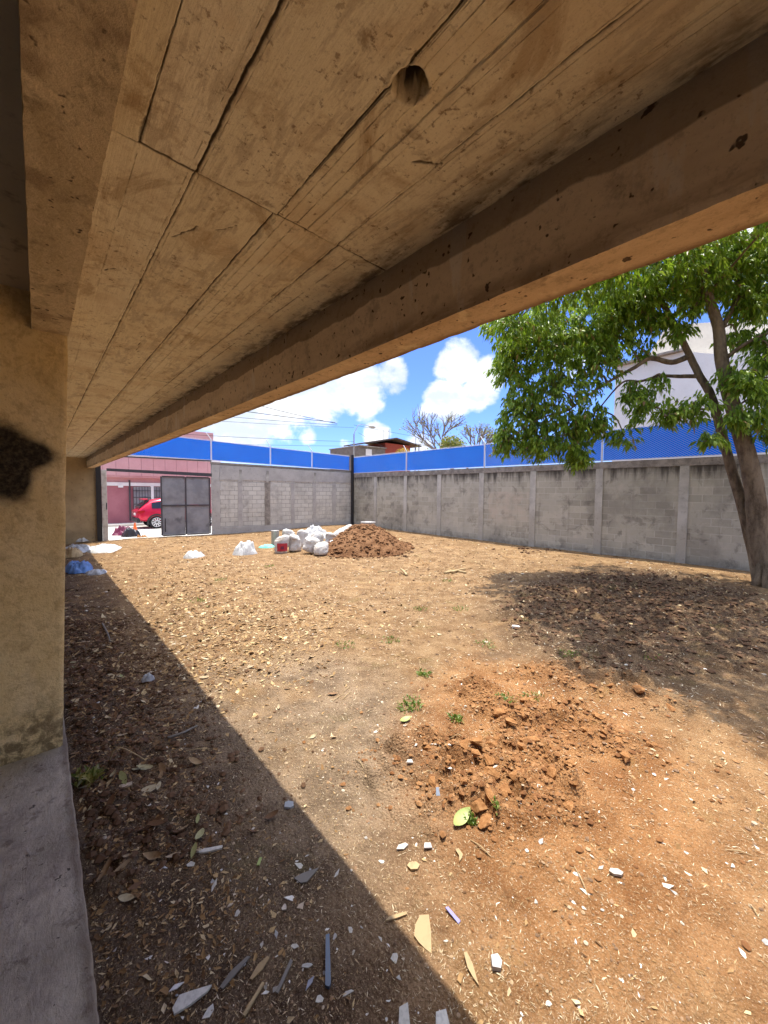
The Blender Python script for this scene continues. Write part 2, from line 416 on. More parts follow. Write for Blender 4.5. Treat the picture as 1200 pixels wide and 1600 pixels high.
def m_column():
    n = NT('column_plaster'); P = n.pos(); x, y, z = n.sep(P)
    a = n.noise(P, 3.5, 5, .6); b = n.noise(P, 14, 6, .7, .5); f = n.noise(P, 70, 4, .7)
    c = n.mix(n.step(a, .35, .66), (.70, .55, .28), (.77, .63, .36))
    c = n.mix(n.math('MULTIPLY', n.step(b, .50, .66), .45), c, (.38, .265, .125))
    c = n.mix(n.math('MULTIPLY', n.step(n.noise(P, 5.5, 7, .72, .4), .53, .66), .45), c, (.36, .26, .13))
    c = n.mix(n.math('MULTIPLY', n.step(n.noise(P, 32, 5, .72), .50, .66), .42), c, (.40, .27, .125))
    c = n.mix(n.math('MULTIPLY', n.step(n.noise(n.scale(P,(1,1,.3)), 9, 4), .56, .7), .3), c, (.70, .57, .36))
    # mould near the foot
    lo = n.math('MULTIPLY', n.step(n.math('ADD', z, n.math('MULTIPLY', n.noise(P, 5, 4), .7)), 1.15, .75), n.step(b, .36, .58))
    c = n.mix(n.math('MULTIPLY', lo, .75), c, (.085, .062, .032))
    # sprayed black paint blot
    w = n.math('MULTIPLY', n.math('SUBTRACT', n.noise(P, 14, 7, .75), .5), .055)
    def blob(cx, cz, rx, rz):
        dx = n.math('DIVIDE', n.math('SUBTRACT', x, cx), rx); dz = n.math('DIVIDE', n.math('SUBTRACT', z, cz), rz)
        return n.math('SQRT', n.math('ADD', n.math('MULTIPLY', dx, dx), n.math('MULTIPLY', dz, dz)))
    def sp(cx, cz, rx, rz):
        return n.math('POWER', 2.718, n.math('MULTIPLY', n.math('POWER', blob(cx, cz, rx, rz), 2), -1.0))
    f_ = n.math('ADD', n.math('ADD', sp(-.13, 2.22, .15, .15), sp(.0, 2.205, .085, .06)), n.math('ADD', n.math('MULTIPLY', sp(-.085, 2.03, .06, .11), .8), sp(-.20, 2.12, .11, .20)))
    m = n.step(n.math('ADD', f_, n.math('MULTIPLY', w, 8)), .08, .80)
    c = n.mix(n.math('MULTIPLY', n.math('MULTIPLY', m, n.ramp(n.noise(P, 45, 4, .7), [(.3, .90), (.6, 1.0)])), .985), c, (.014, .012, .011))
    h = n.math('ADD', n.math('MULTIPLY', b, .8), n.math('MULTIPLY', f, .8))
    return n.done(c, .92, n.bump(h, .9, .010), spec=.1)

def m_pillar():
    n = NT('pale_pillar'); P = n.pos(); x, y, z = n.sep(P)
    a = n.noise(P, 2.2, 6, .65); b = n.noise(P, 14, 5, .7)
    c = n.mix(n.step(a, .35, .65), (.40, .385, .345), (.54, .525, .47))
    c = n.mix(n.math('MULTIPLY', n.step(n.math('ADD', z, n.math('MULTIPLY', n.noise(P, 1.3, 4), 2.2)), 2.7, 1.7), .75), c, (.40, .375, .31))
    c = n.mix(n.math('MULTIPLY', n.step(b, .54, .68), .4), c, (.22, .20, .165))
    c = n.mix(n.math('MULTIPLY', n.step(n.math('ADD', z, n.math('MULTIPLY', a, .5)), 2.9, 3.15), .55), c, (.10, .09, .075))
    return n.done(c, .92, n.bump(b, .5, .01), spec=.15)
def m_floor():
    n = NT('floor_concrete'); P = n.pos()
    a = n.noise(P, 2.4, 6, .65); b = n.noise(P, 12, 6, .7); f = n.noise(P, 55, 5, .7); tr = n.noise(n.scale(P, (22, 6, 1)), 1.0, 6, .7, .6)
    c = n.mix(n.step(a, .36, .64), (.45, .40, .30), (.70, .63, .48))
    c = n.mix(n.math('MULTIPLY', n.step(n.noise(P, 4.3, 5, .65), .48, .64), .6), c, (.34, .28, .225))
    c = n.mix(n.math('MULTIPLY', n.step(tr, .50, .66), .45), c, (.38, .325, .25))
    c = n.mix(n.math('MULTIPLY', n.step(b, .56, .66), .55), c, (.16, .115, .08))
    c = n.mix(n.math('MULTIPLY', n.step(n.noise(P, 30, 3, .6), .66, .71), .85), c, (.05, .035, .025))
    c = n.mix(n.math('MULTIPLY', n.step(f, .56, .70), .5), c, (.66, .58, .45))
    x, y, z = n.sep(P)
    ed = n.math('MULTIPLY', n.step(n.math('ADD', x, n.math('MULTIPLY', b, .05)), .075, .115), .6)
    c = n.mix(ed, c, (.22, .16, .105))
    return n.done(c, .85, n.bump(n.math('ADD', n.math('ADD', b, tr), n.math('MULTIPLY', f, .6)), .8, .009), spec=.2)

def m_block(name, along, ca, cb, mortar, clean=None, dirt=.7, ztop=3.0):
    """block wall; along = 'x' or 'y' is the run of the wall"""
    n = NT(name); P = n.pos(); x, y, z = n.sep(P)
    u = x if along == 'x' else y
    v = n.comb(u, z, 0)
    br = n.new('ShaderNodeTexBrick'); n.put(br.inputs['Vector'], v)
    br.offset = .5; br.inputs['Scale'].default_value = 1
    br.inputs['Brick Width'].default_value = .40; br.inputs['Row Height'].default_value = .20
    br.inputs['Mortar Size'].default_value = .009; br.inputs['Mortar Smooth'].default_value = .3; br.inputs['Bias'].default_value = -.1
    n.put(br.inputs['Color1'], ca); n.put(br.inputs['Color2'], cb); n.put(br.inputs['Mortar'], mortar)
    mf = br.outputs['Fac']
    a = n.noise(P, .8, 5, .6); b = n.noise(P, 6, 5, .65); f = n.noise(P, 50, 4, .7)
    c = br.outputs['Color']
    sm = n.mix(n.step(b, .35, .65), n.mix(.5, ca, cb), n.mix(.5, cb, mortar))
    wash = n.step(n.noise(P, 1.3, 4, .55), .46, .60)                 # rendered smooth where the joints vanish
    c = n.mix(n.math('MULTIPLY', wash, .78), c, sm)
    c = n.mix(n.math('MULTIPLY', n.step(a, .45, .64), .5 if along == 'y' else .3), c, n.mix(.6, c, (.06, .055, .05)))
    c = n.mix(n.math('MULTIPLY', n.step(n.noise(P, 2.4, 6, .7, .5), .52, .64), .62 if along == 'y' else .25), c, n.mix(.6, c, (.05, .045, .04)))
    c = n.mix(n.math('MULTIPLY', n.step(n.noise(P, 2.1, 6, .7, .5), .53, .66), .55), c, n.mix(.5, c, (.62, .57, .48)))
    c = n.mix(n.math('MULTIPLY', n.step(f, .55, .7), .3), c, n.mix(.6, c, (.05, .045, .04)))
    # rain streaks running down from the top
    dr = n.noise(n.comb(n.math('MULTIPLY', u, 5.0), n.math('MULTIPLY', z, .45), 0), 1.0, 5, .65)
    hi = n.step(n.math('ADD', z, n.math('MULTIPLY', dr, 1.4)), ztop + .12, ztop + .62)
    c = n.mix(n.math('MULTIPLY', hi, dirt), c, (.055, .048, .042))
    st = n.math('MULTIPLY', n.step(dr, .55, .70), .35)
    c = n.mix(st, c, n.mix(.5, c, (.05, .045, .04)))
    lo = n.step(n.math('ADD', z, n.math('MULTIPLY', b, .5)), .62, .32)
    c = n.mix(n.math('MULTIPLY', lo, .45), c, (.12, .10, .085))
    if clean:
        u0, u1, z0, z1, cc = clean
        q = n.math('MULTIPLY', n.math('MULTIPLY', n.step(u, u0-.02, u0+.02), n.step(u, u1+.02, u1-.02)), n.math('MULTIPLY', n.step(z, z0-.25, z0+.25), n.step(z, z1+.02, z1-.02)))
        c = n.mix(n.math('MULTIPLY', q, n.step(n.noise(P, 4, 4), .25, .75)), c, n.mix(n.math('MULTIPLY', mf, .4), cc, mortar))
    h = n.math('SUBTRACT', n.math('ADD', n.math('MULTIPLY', b, .4), n.math('MULTIPLY', f, .4)), n.math('MULTIPLY', mf, n.math('SUBTRACT', 1.0, n.math('MULTIPLY', wash, .7))))
    return n.done(c, .92, n.bump(h, .5, .012), spec=.15)

def m_plain(name, col, rough=.6, metal=0, spec=.4, var=.15, scale=8, dark=None, bump=0):
    n = NT(name); P = n.pos(); a = n.noise(P, scale, 4, .6)
    d = dark or tuple(c*.45 for c in col)
    c = n.mix(n.math('MULTIPLY', n.step(a, .42, .72), var*2), col, d)
    return n.done(c, rough, n.bump(n.noise(P, scale*6, 3), bump, .01) if bump else None, metal, spec)

def m_bark():
    n = NT('bark'); P = n.pos()
    a = n.noise(n.scale(P, (1, 1, .35)), 7, 6, .65); b = n.noise(P, 30, 5, .7); l = n.noise(P, 2.2, 4, .6)
    c = n.mix(n.step(a, .35, .65), (.11, .08, .052), (.26, .195, .125))
    c = n.mix(n.math('MULTIPLY', n.step(l, .52, .66), .4), c, (.27, .22, .15))
    c = n.mix(n.math('MULTIPLY', n.step(b, .58, .7), .5), c, (.05, .035, .025))
    return n.done(c, .9, n.bump(n.math('ADD', a, n.math('MULTIPLY', b, .6)), 1.0, .05), spec=.1)

def m_leaf(name, stops, tr=.45):
    n = NT(name); c = n.ramp(n.island(), stops)
    n.done(c, .42, spec=.45)
    t = n.new('ShaderNodeBsdfTranslucent'); n.put(t.inputs[0], n.mix(.5, c, (.30, .46, .03)))
    mx = n.new('ShaderNodeMixShader'); mx.inputs[0].default_value = tr
    n.t.links.new(n.b.outputs[0], mx.inputs[1]); n.t.links.new(t.outputs[0], mx.inputs[2])
    n.t.links.new(mx.outputs[0], n.n['Material Output'].inputs['Surface'])
    return n.m

def m_plastic_sheet(name, col, tr=.3):
    n = NT(name); P = n.pos()
    c = n.mix(n.step(n.noise(P, 9, 4), .42, .68), col, tuple(k*.72 for k in col))
    n.done(c, .4, n.bump(n.noise(P, 14, 4), .4, .02), spec=.4)
    t = n.new('ShaderNodeBsdfTranslucent'); n.put(t.inputs[0], c)
    mx = n.new('ShaderNodeMixShader'); mx.inputs[0].default_value = tr
    n.t.links.new(n.b.outputs[0], mx.inputs[1]); n.t.links.new(t.outputs[0], mx.inputs[2])
    n.t.links.new(mx.outputs[0], n.n['Material Output'].inputs['Surface'])
    return n.m

def m_slat():
    n = NT('blue_slat'); a = n.noise(n.pos(), 1.5, 3)
    c = n.mix(n.step(a, .3, .7), (.001, .26, .72), (.002, .33, .84))
    n.done(c, .6, spec=.04)
    t = n.new('ShaderNodeBsdfTranslucent'); n.put(t.inputs[0], (.001, .38, .95))
    mx = n.new('ShaderNodeMixShader'); mx.inputs[0].default_value = .5
    n.t.links.new(n.b.outputs[0], mx.inputs[1]); n.t.links.new(t.outputs[0], mx.inputs[2])
    n.t.links.new(mx.outputs[0], n.n['Material Output'].inputs['Surface'])
    return n.m
def m_sack():
    n = NT('woven_sack'); P = n.pos()
    w = n.new('ShaderNodeTexWave', wave_type='BANDS', bands_direction='Z'); n.put(w.inputs['Vector'], P); w.inputs['Scale'].default_value = 60
    d = n.noise(P, 5, 5, .6)
    c = n.mix(n.step(d, .38, .70), (.60, .585, .56), (.44, .40, .35))
    c = n.mix(n.math('MULTIPLY', n.step(n.noise(P, 3, 3), .58, .7), .4), c, (.33, .22, .13))
    return n.done(c, .7, n.bump(n.math('ADD', n.math('MULTIPLY', w.outputs['Fac'], .15), n.noise(P, 12, 4)), .6, .02), spec=.25)

def m_gatesheet():
    n = NT('gate_sheet'); P = n.pos()
    a = n.noise(P, 2.2, 4, .6); b = n.noise(n.scale(P, (3, 1, .6)), 3, 4, .6); r = n.noise(P, 1.5, 3, .5)
    c = n.mix(n.step(a, .35, .65), (.20, .20, .215), (.28, .28, .295))
    c = n.mix(n.math('MULTIPLY', n.step(r, .60, .70), .6), c, (.06, .06, .07))
    c = n.mix(n.math('MULTIPLY', n.step(b, .6, .72), .35), c, (.25, .245, .25))
    return n.done(c, .55, n.bump(b, .15, .02), spec=.4)

M = dict(
    soil=m_ground(), ceiling=m_ceiling(),
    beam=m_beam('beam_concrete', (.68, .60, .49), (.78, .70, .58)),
    lbeam=m_beam('rough_beam', (.48, .375, .225), (.60, .48, .31), False, .55),
    beam_under=m_beam('beam_soffit', (.56, .40, .235), (.66, .49, .30), False),
    column=m_column(), floor=m_floor(),
    inner=m_concrete('inner_plaster', (.52, .47, .36), (.60, .54, .42)),
    endwall=m_concrete('smoky_plaster', (.32, .24, .14), (.46, .35, .20), (.09,.07,.05), 1, .4, .7),
    roof=m_concrete('roof_concrete', (.25, .24, .22), (.36, .34, .31)),
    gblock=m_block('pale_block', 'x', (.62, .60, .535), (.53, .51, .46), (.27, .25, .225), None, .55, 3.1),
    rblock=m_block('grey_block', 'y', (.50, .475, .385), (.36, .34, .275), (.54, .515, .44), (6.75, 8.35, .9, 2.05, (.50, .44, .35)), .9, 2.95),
    render=m_concrete('grey_render', (.38, .36, .335), (.48, .46, .425), (.13, .12, .11), 1.5, .5, .4),
    pillar=m_pillar(),
    cap=m_concrete('stained_cap', (.20, .18, .155), (.36, .325, .28), (.05, .045, .04), 3.0, .5, .85),
    blue=m_slat(),
    galv=m_plain('galvanised', (.74, .75, .77), .5, .1, .5, .08, 20),
    black=m_plain('black_paint', (.018, .017, .018), .6, 0, .4, .2),
    darkmetal=m_plain('dark_metal', (.06, .055, .06), .55, 0, .4, .2),
    sheet=m_gatesheet(),
    postpaint=m_plain('pale_post_paint', (.55, .51, .46), .7, 0, .3, .3, 6, (.25, .2, .15)),
    concrete=m_concrete('street_concrete', (.42, .40, .37), (.52, .50, .465), (.25, .23, .21), 1, .3, .3),
    pink=m_concrete('pink_paint', (.50, .27, .275), (.55, .31, .31), (.36, .15, .16), 1, .15, .3, .8),
    darkpink=m_concrete('dark_pink_paint', (.34, .125, .145), (.40, .16, .18), (.26, .09, .11), 1, .15, .3, .8),
    white=m_concrete('white_paint', (.70, .69, .67), (.76, .75, .73), (.48, .46, .43), 1, .1, .25, .75),
    beige=m_concrete('beige_render', (.55, .50, .42), (.62, .57, .48), (.4, .35, .28), 1, .15, .25),
    windowglass=m_plain('window_glass', (.05, .06, .07), .12, 0, .6, .1),
    curtain=m_plain('curtain', (.30, .30, .31), .8, 0, .2, .2, 4),
    brickred=m_plain('red_wall', (.33, .075, .05), .85, 0, .2, .25, 4),
    oldwood=m_plain('weathered_boards', (.20, .18, .16), .85, 0, .2, .3, 3),
    roofdark=m_plain('rusty_roof_sheet', (.085, .065, .055), .7, 0, .3, .3, 2),
    bark=m_bark(),
    leaf=m_leaf('tree_leaf', [(0, (.06, .115, .012)), (.3, (.14, .24, .020)), (.65, (.24, .36, .030)), (.88, (.34, .46, .05)), (.96, (.40, .46, .07)), (.97, (.30, .17, .06)), (1, (.36, .22, .09))]),
    drytwig=m_plain('grey_twig', (.20, .165, .14), .9, 0, .2, .3, 6),
    yleaf=m_leaf('sparse_leaf', [(0, (.10, .14, .03)), (.6, (.24, .22, .06)), (1, (.34, .26, .08))], .3),
    orange_flower=m_leaf('orange_flower', [(0, (.12, .16, .03)), (.4, (.45, .20, .04)), (1, (.62, .33, .06))], .3),
    grass=m_leaf('weed_leaf', [(0, (.06, .11, .02)), (.5, (.11, .19, .03)), (1, (.24, .26, .08))], .3),
    drystraw=m_litter('dry_litter', [(0, (.12, .06, .025)), (.3, (.24, .13, .05)), (.6, (.36, .225, .10)), (.85, (.48, .34, .17)), (1, (.60, .49, .31))]),
    straw=m_litter('straw', [(0, (.27, .17, .08)), (.45, (.47, .34, .19)), (1, (.70, .59, .42))]),
    grit=m_litter('grit', [(0, (.12, .07, .04)), (.45, (.27, .16, .09)), (.86, (.38, .26, .15)), (.95, (.42, .34, .25)), (.985, (.58, .53, .45)), (1, (.74, .70, .64))]),
    crumb=m_litter('soil_crumb', [(0, (.16, .066, .024)), (.5, (.25, .115, .044)), (1, (.35, .185, .08))], .95),
    clod=None, mound=None,
    shard=m_litter('pale_shard', [(0, (.30, .29, .28)), (.12, (.42, .39, .34)), (.5, (.58, .54, .48)), (.85, (.70, .67, .62)), (.95, (.55, .42, .28)), (1, (.22, .26, .36))], .55, True),
    tan=m_plain('tan_tile', (.36, .25, .125), .6, 0, .3, .15, 30),
    bluepl=m_plain('dark_blue_plastic', (.028, .055, .115), .35, 0, .5, .1),
    violet=m_plain('violet_plastic', (.22, .20, .48), .4, 0, .5, .1),
    deadleaf=m_litter('dead_leaf', [(0, (.10, .05, .025)), (.35, (.20, .105, .05)), (.65, (.36, .25, .14)), (.85, (.50, .40, .27)), (1, (.30, .30, .12))], .75, True),
    greenleaf=m_plain('pale_green_leaf', (.30, .36, .10), .5, 0, .4, .2, 25),
    sack=m_sack(), redlabel=m_plain('red_print', (.42, .035, .05), .6, 0, .3, .1),
    whitebag=m_plastic_sheet('white_plastic', (.66, .665, .665)), greybag=m_plastic_sheet('milky_plastic', (.55, .57, .60)),
    bluebag=m_plastic_sheet('blue_plastic', (.16, .33, .72)), blackbag=m_plain('black_plastic', (.02, .018, .022), .3, 0, .5, .1),
    maroon=m_plain('maroon_plastic', (.13, .015, .05), .45, 0, .4, .15), turq=m_plain('turquoise_sheet', (.16, .60, .47), .5, 0, .4, .1),
    orange=m_plain('orange_plastic', (.75, .14, .03), .4, 0, .4, .1), bucket=m_plain('grey_bucket', (.42, .40, .39), .5, 0, .4, .2),
    wood=m_plain('pale_wood', (.42, .31, .17), .8, 0, .2, .2, 30),
    carred=m_plain('car_paint', (.55, .012, .05), .22, .25, .6, .03), cargloss=m_plain('car_glass', (.02, .022, .025), .06, 0, .7, .05),
    cladding=m_plain('black_cladding', (.025, .025, .027), .6, 0, .4, .1), tyre=m_plain('tyre_rubber', (.016, .016, .017), .8, 0, .3, .1),
    rim=m_plain('alloy', (.62, .63, .66), .3, .6, .5, .05), lamp=m_plain('tail_lamp', (.32, .008, .012), .15, 0, .6, .05),
    cable=m_plain('cable_rubber', (.03, .03, .032), .7, 0, .3, .1), lamphead=m_plain('lamp_housing', (.30, .29, .27), .5, 0, .4, .1),
    plate=m_plain('plate_white', (.72, .72, .70), .5, 0, .4, .05),
)
def m_clod(name, ca, cb):
    n = NT(name); P = n.obj(); a = n.noise(P, 1.6, 6, .7); b = n.noise(P, 8, 4, .7)
    c = n.mix(n.step(a, .35, .65), ca, cb); c = n.mix(n.math('MULTIPLY', n.objrand(), .35), c, n.mix(.5, c, (.08, .03, .012)))
    return n.done(c, .95, n.bump(n.math('ADD', a, n.math('MULTIPLY', b, .5)), .6, .003), spec=.1)
M['clod'] = m_clod('red_clod', (.22, .098, .036), (.35, .180, .075))
M['darkclod'] = m_clod('dark_clod', (.085, .048, .028), (.17, .10, .06))
def m_mound():
    n = NT('mound_soil'); P = n.pos(); a = n.noise(P, 4, 6, .7); b = n.noise(P, 22, 5, .7)
    c = n.mix(n.step(a, .35, .68), (.125, .058, .026), (.235, .125, .062))
    c = n.mix(n.math('MULTIPLY', n.step(b, .56, .7), .6), c, (.30, .175, .11))
    return n.done(c, .95, n.bump(n.math('ADD', a, b), .9, .04), spec=.1)
M['mound'] = m_mound()

# ================================================================ GROUND
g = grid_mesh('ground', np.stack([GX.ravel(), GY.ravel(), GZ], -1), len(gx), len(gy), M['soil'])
tag(g, kind='structure')
b = MB(); b.add([(-60, 18.25, -.06), (80, 18.25, -.06), (80, 27.6, -.06), (-60, 27.6, -.06)], [(0, 1, 2, 3)])
tag(b.build('street', M['concrete']), kind='structure')

# ================================================================ BUILDING OVERHEAD
house = thing('concrete_building', 'unfinished concrete building with board-marked ceiling and beams overhead', 'building', (0, 3.4, 0))
# ceiling with formwork boards
HX, HY, HR = .82, .82, .050
lines0 = [(.285, .010, .9), (.46, .010, 1.0), (.77, .010, 1.0), (.93, .003, .22), (1.085, .010, 1.0), (1.24, .003, .2)]
cx_ = np.unique(np.concatenate([np.arange(.10, 1.44, .0085)] + [c + np.linspace(-.022, .022, 23) for c, _, _ in lines0] + [HX + np.linspace(-.075, .075, 51)]))
cy_ = np.unique(np.concatenate([axis([(-2.5, 0, .1, .02), (0, 2.6, .008, .012), (2.6, 18.1, .016, .16)])] + [yy + np.linspace(-.02, .02, 13) for yy in (1.557, 4.70, 7.84, 10.98)] + [HY + np.linspace(-.075, .075, 51)]))
AX, AY = np.meshgrid(cx_, cy_); ax = AX.ravel(); ay = AY.ravel()
bayi = np.digitize(ay, [1.557, 4.70, 7.84, 10.98, 14.1])
gro = np.zeros_like(ax); brd = np.zeros_like(ax)
for k, (c, w, amt) in enumerate(lines0):
    off = (_h(bayi + 3, np.full_like(bayi, k), 5) - .5) * (.022 if k not in (1, 4) else .010)
    if k == 0: off = np.where(bayi == 0, 0, .9)         # only in the first bay
    cc = c + off + .009*fbm(ax*0 + k*7.3, ay, 4, 4, 50 + k, .6)
    ww = w*.62*(.55 + 1.1*np.clip(vnoise(ay*7, ay*0 + k*3.1, 60 + k) - .25, 0, 1)) * (1 + .7*(vnoise(ay*22, ay*0 + k, 71) - .5))
    ww = np.maximum(ww, .0020) + .006*np.clip(vnoise(ay*11, ay*0 + k*5.3, 75 + k) - .74, 0, 1)*4 * (.4 + vnoise(ax*90, ay*90, 78))
    gro = np.maximum(gro, amt*np.clip(1.15 - np.abs(ax - cc + .007*fbm(ax, ay, 38, 3, 120 + k, .7))/ww, 0, 1))
    brd = brd + (ax > cc)*(k*1.7 + 1)
for yy in (1.557, 4.70, 7.84, 10.98, 14.1):
    cc = yy + .006*fbm(ax, ay*0 + yy, 5, 3, 88)
    ww = .0075*(.6 + 1.2*np.clip(vnoise(ax*14, ax*0 + yy, 90) - .2, 0, 1))
    gro = np.maximum(gro, 1.0*np.clip(1.15 - np.abs(ay - cc + .008*fbm(ax, ay, 38, 3, 140, .7))/ww, 0, 1))
# short cracks beside the joints
for (x0, y0, x1, y1, w) in ((1.015, .985, 1.085, .935, .007), (.50, 2.02, .56, 1.86, .006), (.62, 1.86, .68, 1.74, .004), (.33, .5, .40, .42, .006), (.30, 2.55, .34, 2.50, .008), (.60, 3.3, .66, 3.9, .004)):
    dx, dy = x1 - x0, y1 - y0; L2 = dx*dx + dy*dy
    wx_, wy_ = ax + .045*fbm(ax, ay, 14, 3, 101), ay + .045*fbm(ax, ay, 14, 3, 102)
    t = np.clip(((wx_ - x0)*dx + (wy_ - y0)*dy)/L2, 0, 1)
    dd = np.hypot(wx_ - x0 - t*dx, wy_ - y0 - t*dy)
    gro = np.maximum(gro, np.clip(1.2 - dd/w*(1 + .8*(vnoise(ax*60, ay*60, 4) - .5)), 0, 1))
brd = np.modf(np.abs(np.sin(brd*12.9898 + bayi*4.17))*43.7)[0]
hr = np.hypot(ax - HX, ay - HY)*(1 + .25*fbm(ax, ay, 30, 2, 8))
hole = np.clip((HR - hr)/.012, 0, 1)
az = 3.15 + .008*(brd - .5) + .006*gro + .004*fbm(ax, ay, 5, 4, 33) + .0025*fbm(ax, ay, 40, 3, 34)
az = az + hole*(.065 + .06*np.clip(fbm(ax, ay, 45, 3, 66)*2 + .25, 0, 1)) - .006*np.exp(-((hr - HR - .008)/.008)**2)
bpos = house.location
ceil = grid_mesh('roof_slab', np.stack([ax, ay, az], -1), len(cx_), len(cy_), M['ceiling'], house, True, True)
for nm, arr in (('board', brd), ('groove', np.maximum(gro*.95, hole*.45*(hr > HR*.60) + hole*.75*(fbm(ax, ay, 45, 3, 66) > .02)))):
    at = ceil.data.attributes.new(nm, 'FLOAT', 'POINT'); at.data.foreach_set('value', arr.astype(np.float32))
MB().box((-4.2, -4.2, 3.27), (1.577, 18.2, 3.42)).build('roof_deck', M['roof'], house)
MB().box((-4.2, -4.2, 3.17), (.10, 18.05, 3.262)).build('inner_ceiling', M['inner'], house)

def beam(name, x0, x1, z0, z1, y0, y1, mside, mund, rough=.006, ny=220, chip=.012, seed=1):
    """beam along Y: slightly uneven faces, chipped lower arrises; soffit is a child"""
    ys = np.linspace(0, 1, ny)**1.5*(y1 - y0) + y0
    zs = np.linspace(0, 1, 12)
    rows = []
    for s, xx in ((-1, x0), (1, x1)):
        yy, zz = np.meshgrid(ys, zs); yy = yy.ravel(); zz = zz.ravel()
        ch = chip*np.clip(fbm(yy, yy*0 + s, 14, 5, seed, .65) * 3, 0, 1)*(zz < .06)
        zc = z0 + (z1 - z0)*zz + ch
        xo = xx + s*rough*2*fbm(yy, zc, 3, 4, seed + 5 + s) - s*ch*.7
        rows.append((np.stack([xo, yy, zc], -1), s))
    o = None
    V = np.concatenate([r[0] for r in rows]); n = ny*12
    i = np.arange(11)[:, None]*ny + np.arange(ny - 1)[None, :]
    q = np.stack([i, i + ny, i + ny + 1, i + 1], -1).reshape(-1, 4)
    F = np.concatenate([q[:, ::-1], q + n])
    off = np.array(wloc(house))
    o = np_mesh(name, V - off, F, mside, house, True)
    # soffit
    L = rows[0][0][:ny]; Rr = rows[1][0][:ny]; nx = 14
    t = np.linspace(0, 1, nx)[None, :, None]
    S = L[:, None, :]*(1 - t) + Rr[:, None, :]*t
    S = S.reshape(-1, 3); tt = np.tile(np.linspace(0, 1, nx), ny)
    S[:, 2] += .010*fbm(S[:, 0]*2, S[:, 1], 5, 4, seed + 9)*np.sin(np.pi*tt)
    i = np.arange(ny - 1)[:, None]*nx + np.arange(nx - 1)[None, :]
    q = np.stack([i, i + nx, i + nx + 1, i + 1], -1).reshape(-1, 4)
    s = np_mesh('soffit', S - off, q, mund, o, True)
    # ends
    e = MB(); e.add([(x0, y1, z0), (x1, y1, z0), (x1, y1, z1), (x0, y1, z1)], [(0, 1, 2, 3)])
    e.build('end_face', mside, o)
    return o
beam('edge_beam', 1.385, 1.575, 2.78, 3.268, -3.0, 18.0, M['beam'], M['beam_under'], .003, 700, .005, 3)
beam('inner_beam', .0, .172, 2.95, 3.268, -3.0, 3.30, M['lbeam'], M['lbeam'], .003, 500, .006, 13)

# column: tapered, rough plaster face toward the camera
def column():
    nx, nz = 60, 150
    u, v = np.meshgrid(np.linspace(0, 1, nx), np.linspace(0, 1, nz)); u = u.ravel(); v = v.ravel()
    zz = .34 + v*(3.20 - .34)
    xr = .078 + .10*v + .006*fbm(zz, zz*0, 5, 4, 7)*1.5
    xx = -1.1 + u**.7*(xr + 1.1)
    yy = 3.17 + .012*fbm(xx, zz, 4, 4, 15) + .012*(u > .985)
    V1 = np.stack([xx, yy, zz], -1)
    o = grid_mesh('column', V1, nx, nz, M['column'], house, True)
    # side return and back
    e = MB(); n = 40
    off = Vector((0, 0, 0))
    pts = [V1[int(k*(nz - 1)/(n - 1))*nx + nx - 1] for k in range(n)]
    vs = [tuple(p) for p in pts] + [(p[0], 3.62, p[2]) for p in pts]
    e.add(vs, [(k, n + k, n + k + 1, k + 1) for k in range(n - 1)])
    e.build('column_side', M['column'], o, smooth=True)
column()
MB().box((-4.2, -4.2, -.3), (.075, 18.0, .30)).build('floor_base', M['floor'], house)
# floor slab with a worn nosing
ys = axis([(-4.2, 0, .3, .06), (0, 4, .025, .04), (4, 17.98, .1, .3)]); xs = np.concatenate([np.linspace(-4.15, -.6, 12), np.linspace(-.55, .082, 40), [.094, .099, .100, .099]])
FX, FY = np.meshgrid(xs, ys); fx = FX.ravel(); fy = FY.ravel()
fz = .35 + .005*fbm(fx, fy, 3, 4, 3) + .002*fbm(fx, fy, 20, 3, 4)
last = np.tile(np.arange(len(xs)), len(ys)); k = len(xs)
fz = np.where(last == k-3, fz - .003, fz); fz = np.where(last == k-2, fz - .012, fz); fz = np.where(last == k-1, .05, fz)
fx = fx + (last >= k - 4)*(.008*fbm(fy, fy*0, 5, 4, 22) - .006*np.clip(fbm(fy, fy*0, 22, 3, 23)*3, 0, 1))
grid_mesh('floor_slab', np.stack([fx, fy, fz], -1), k, len(ys), M['floor'], house, True)
MB().box((-.25, 3.62, .352), (.02, 17.95, 3.168)).build('inner_wall', M['inner'], house)
MB().box((-4.2, 18.0, -.2), (1.68, 18.2, 3.265)).build('end_wall', M['endwall'], house)
MB().box((-4.4, -4.2, -.2), (-4.2, 18.2, 3.265)).build('side_wall', M['inner'], house)  # unseen, like the back wall; both added to shut light out of the room
MB().box((-4.2, -4.4, -.2), (.2, -4.2, 3.265)).build('back_wall', M['inner'], house)

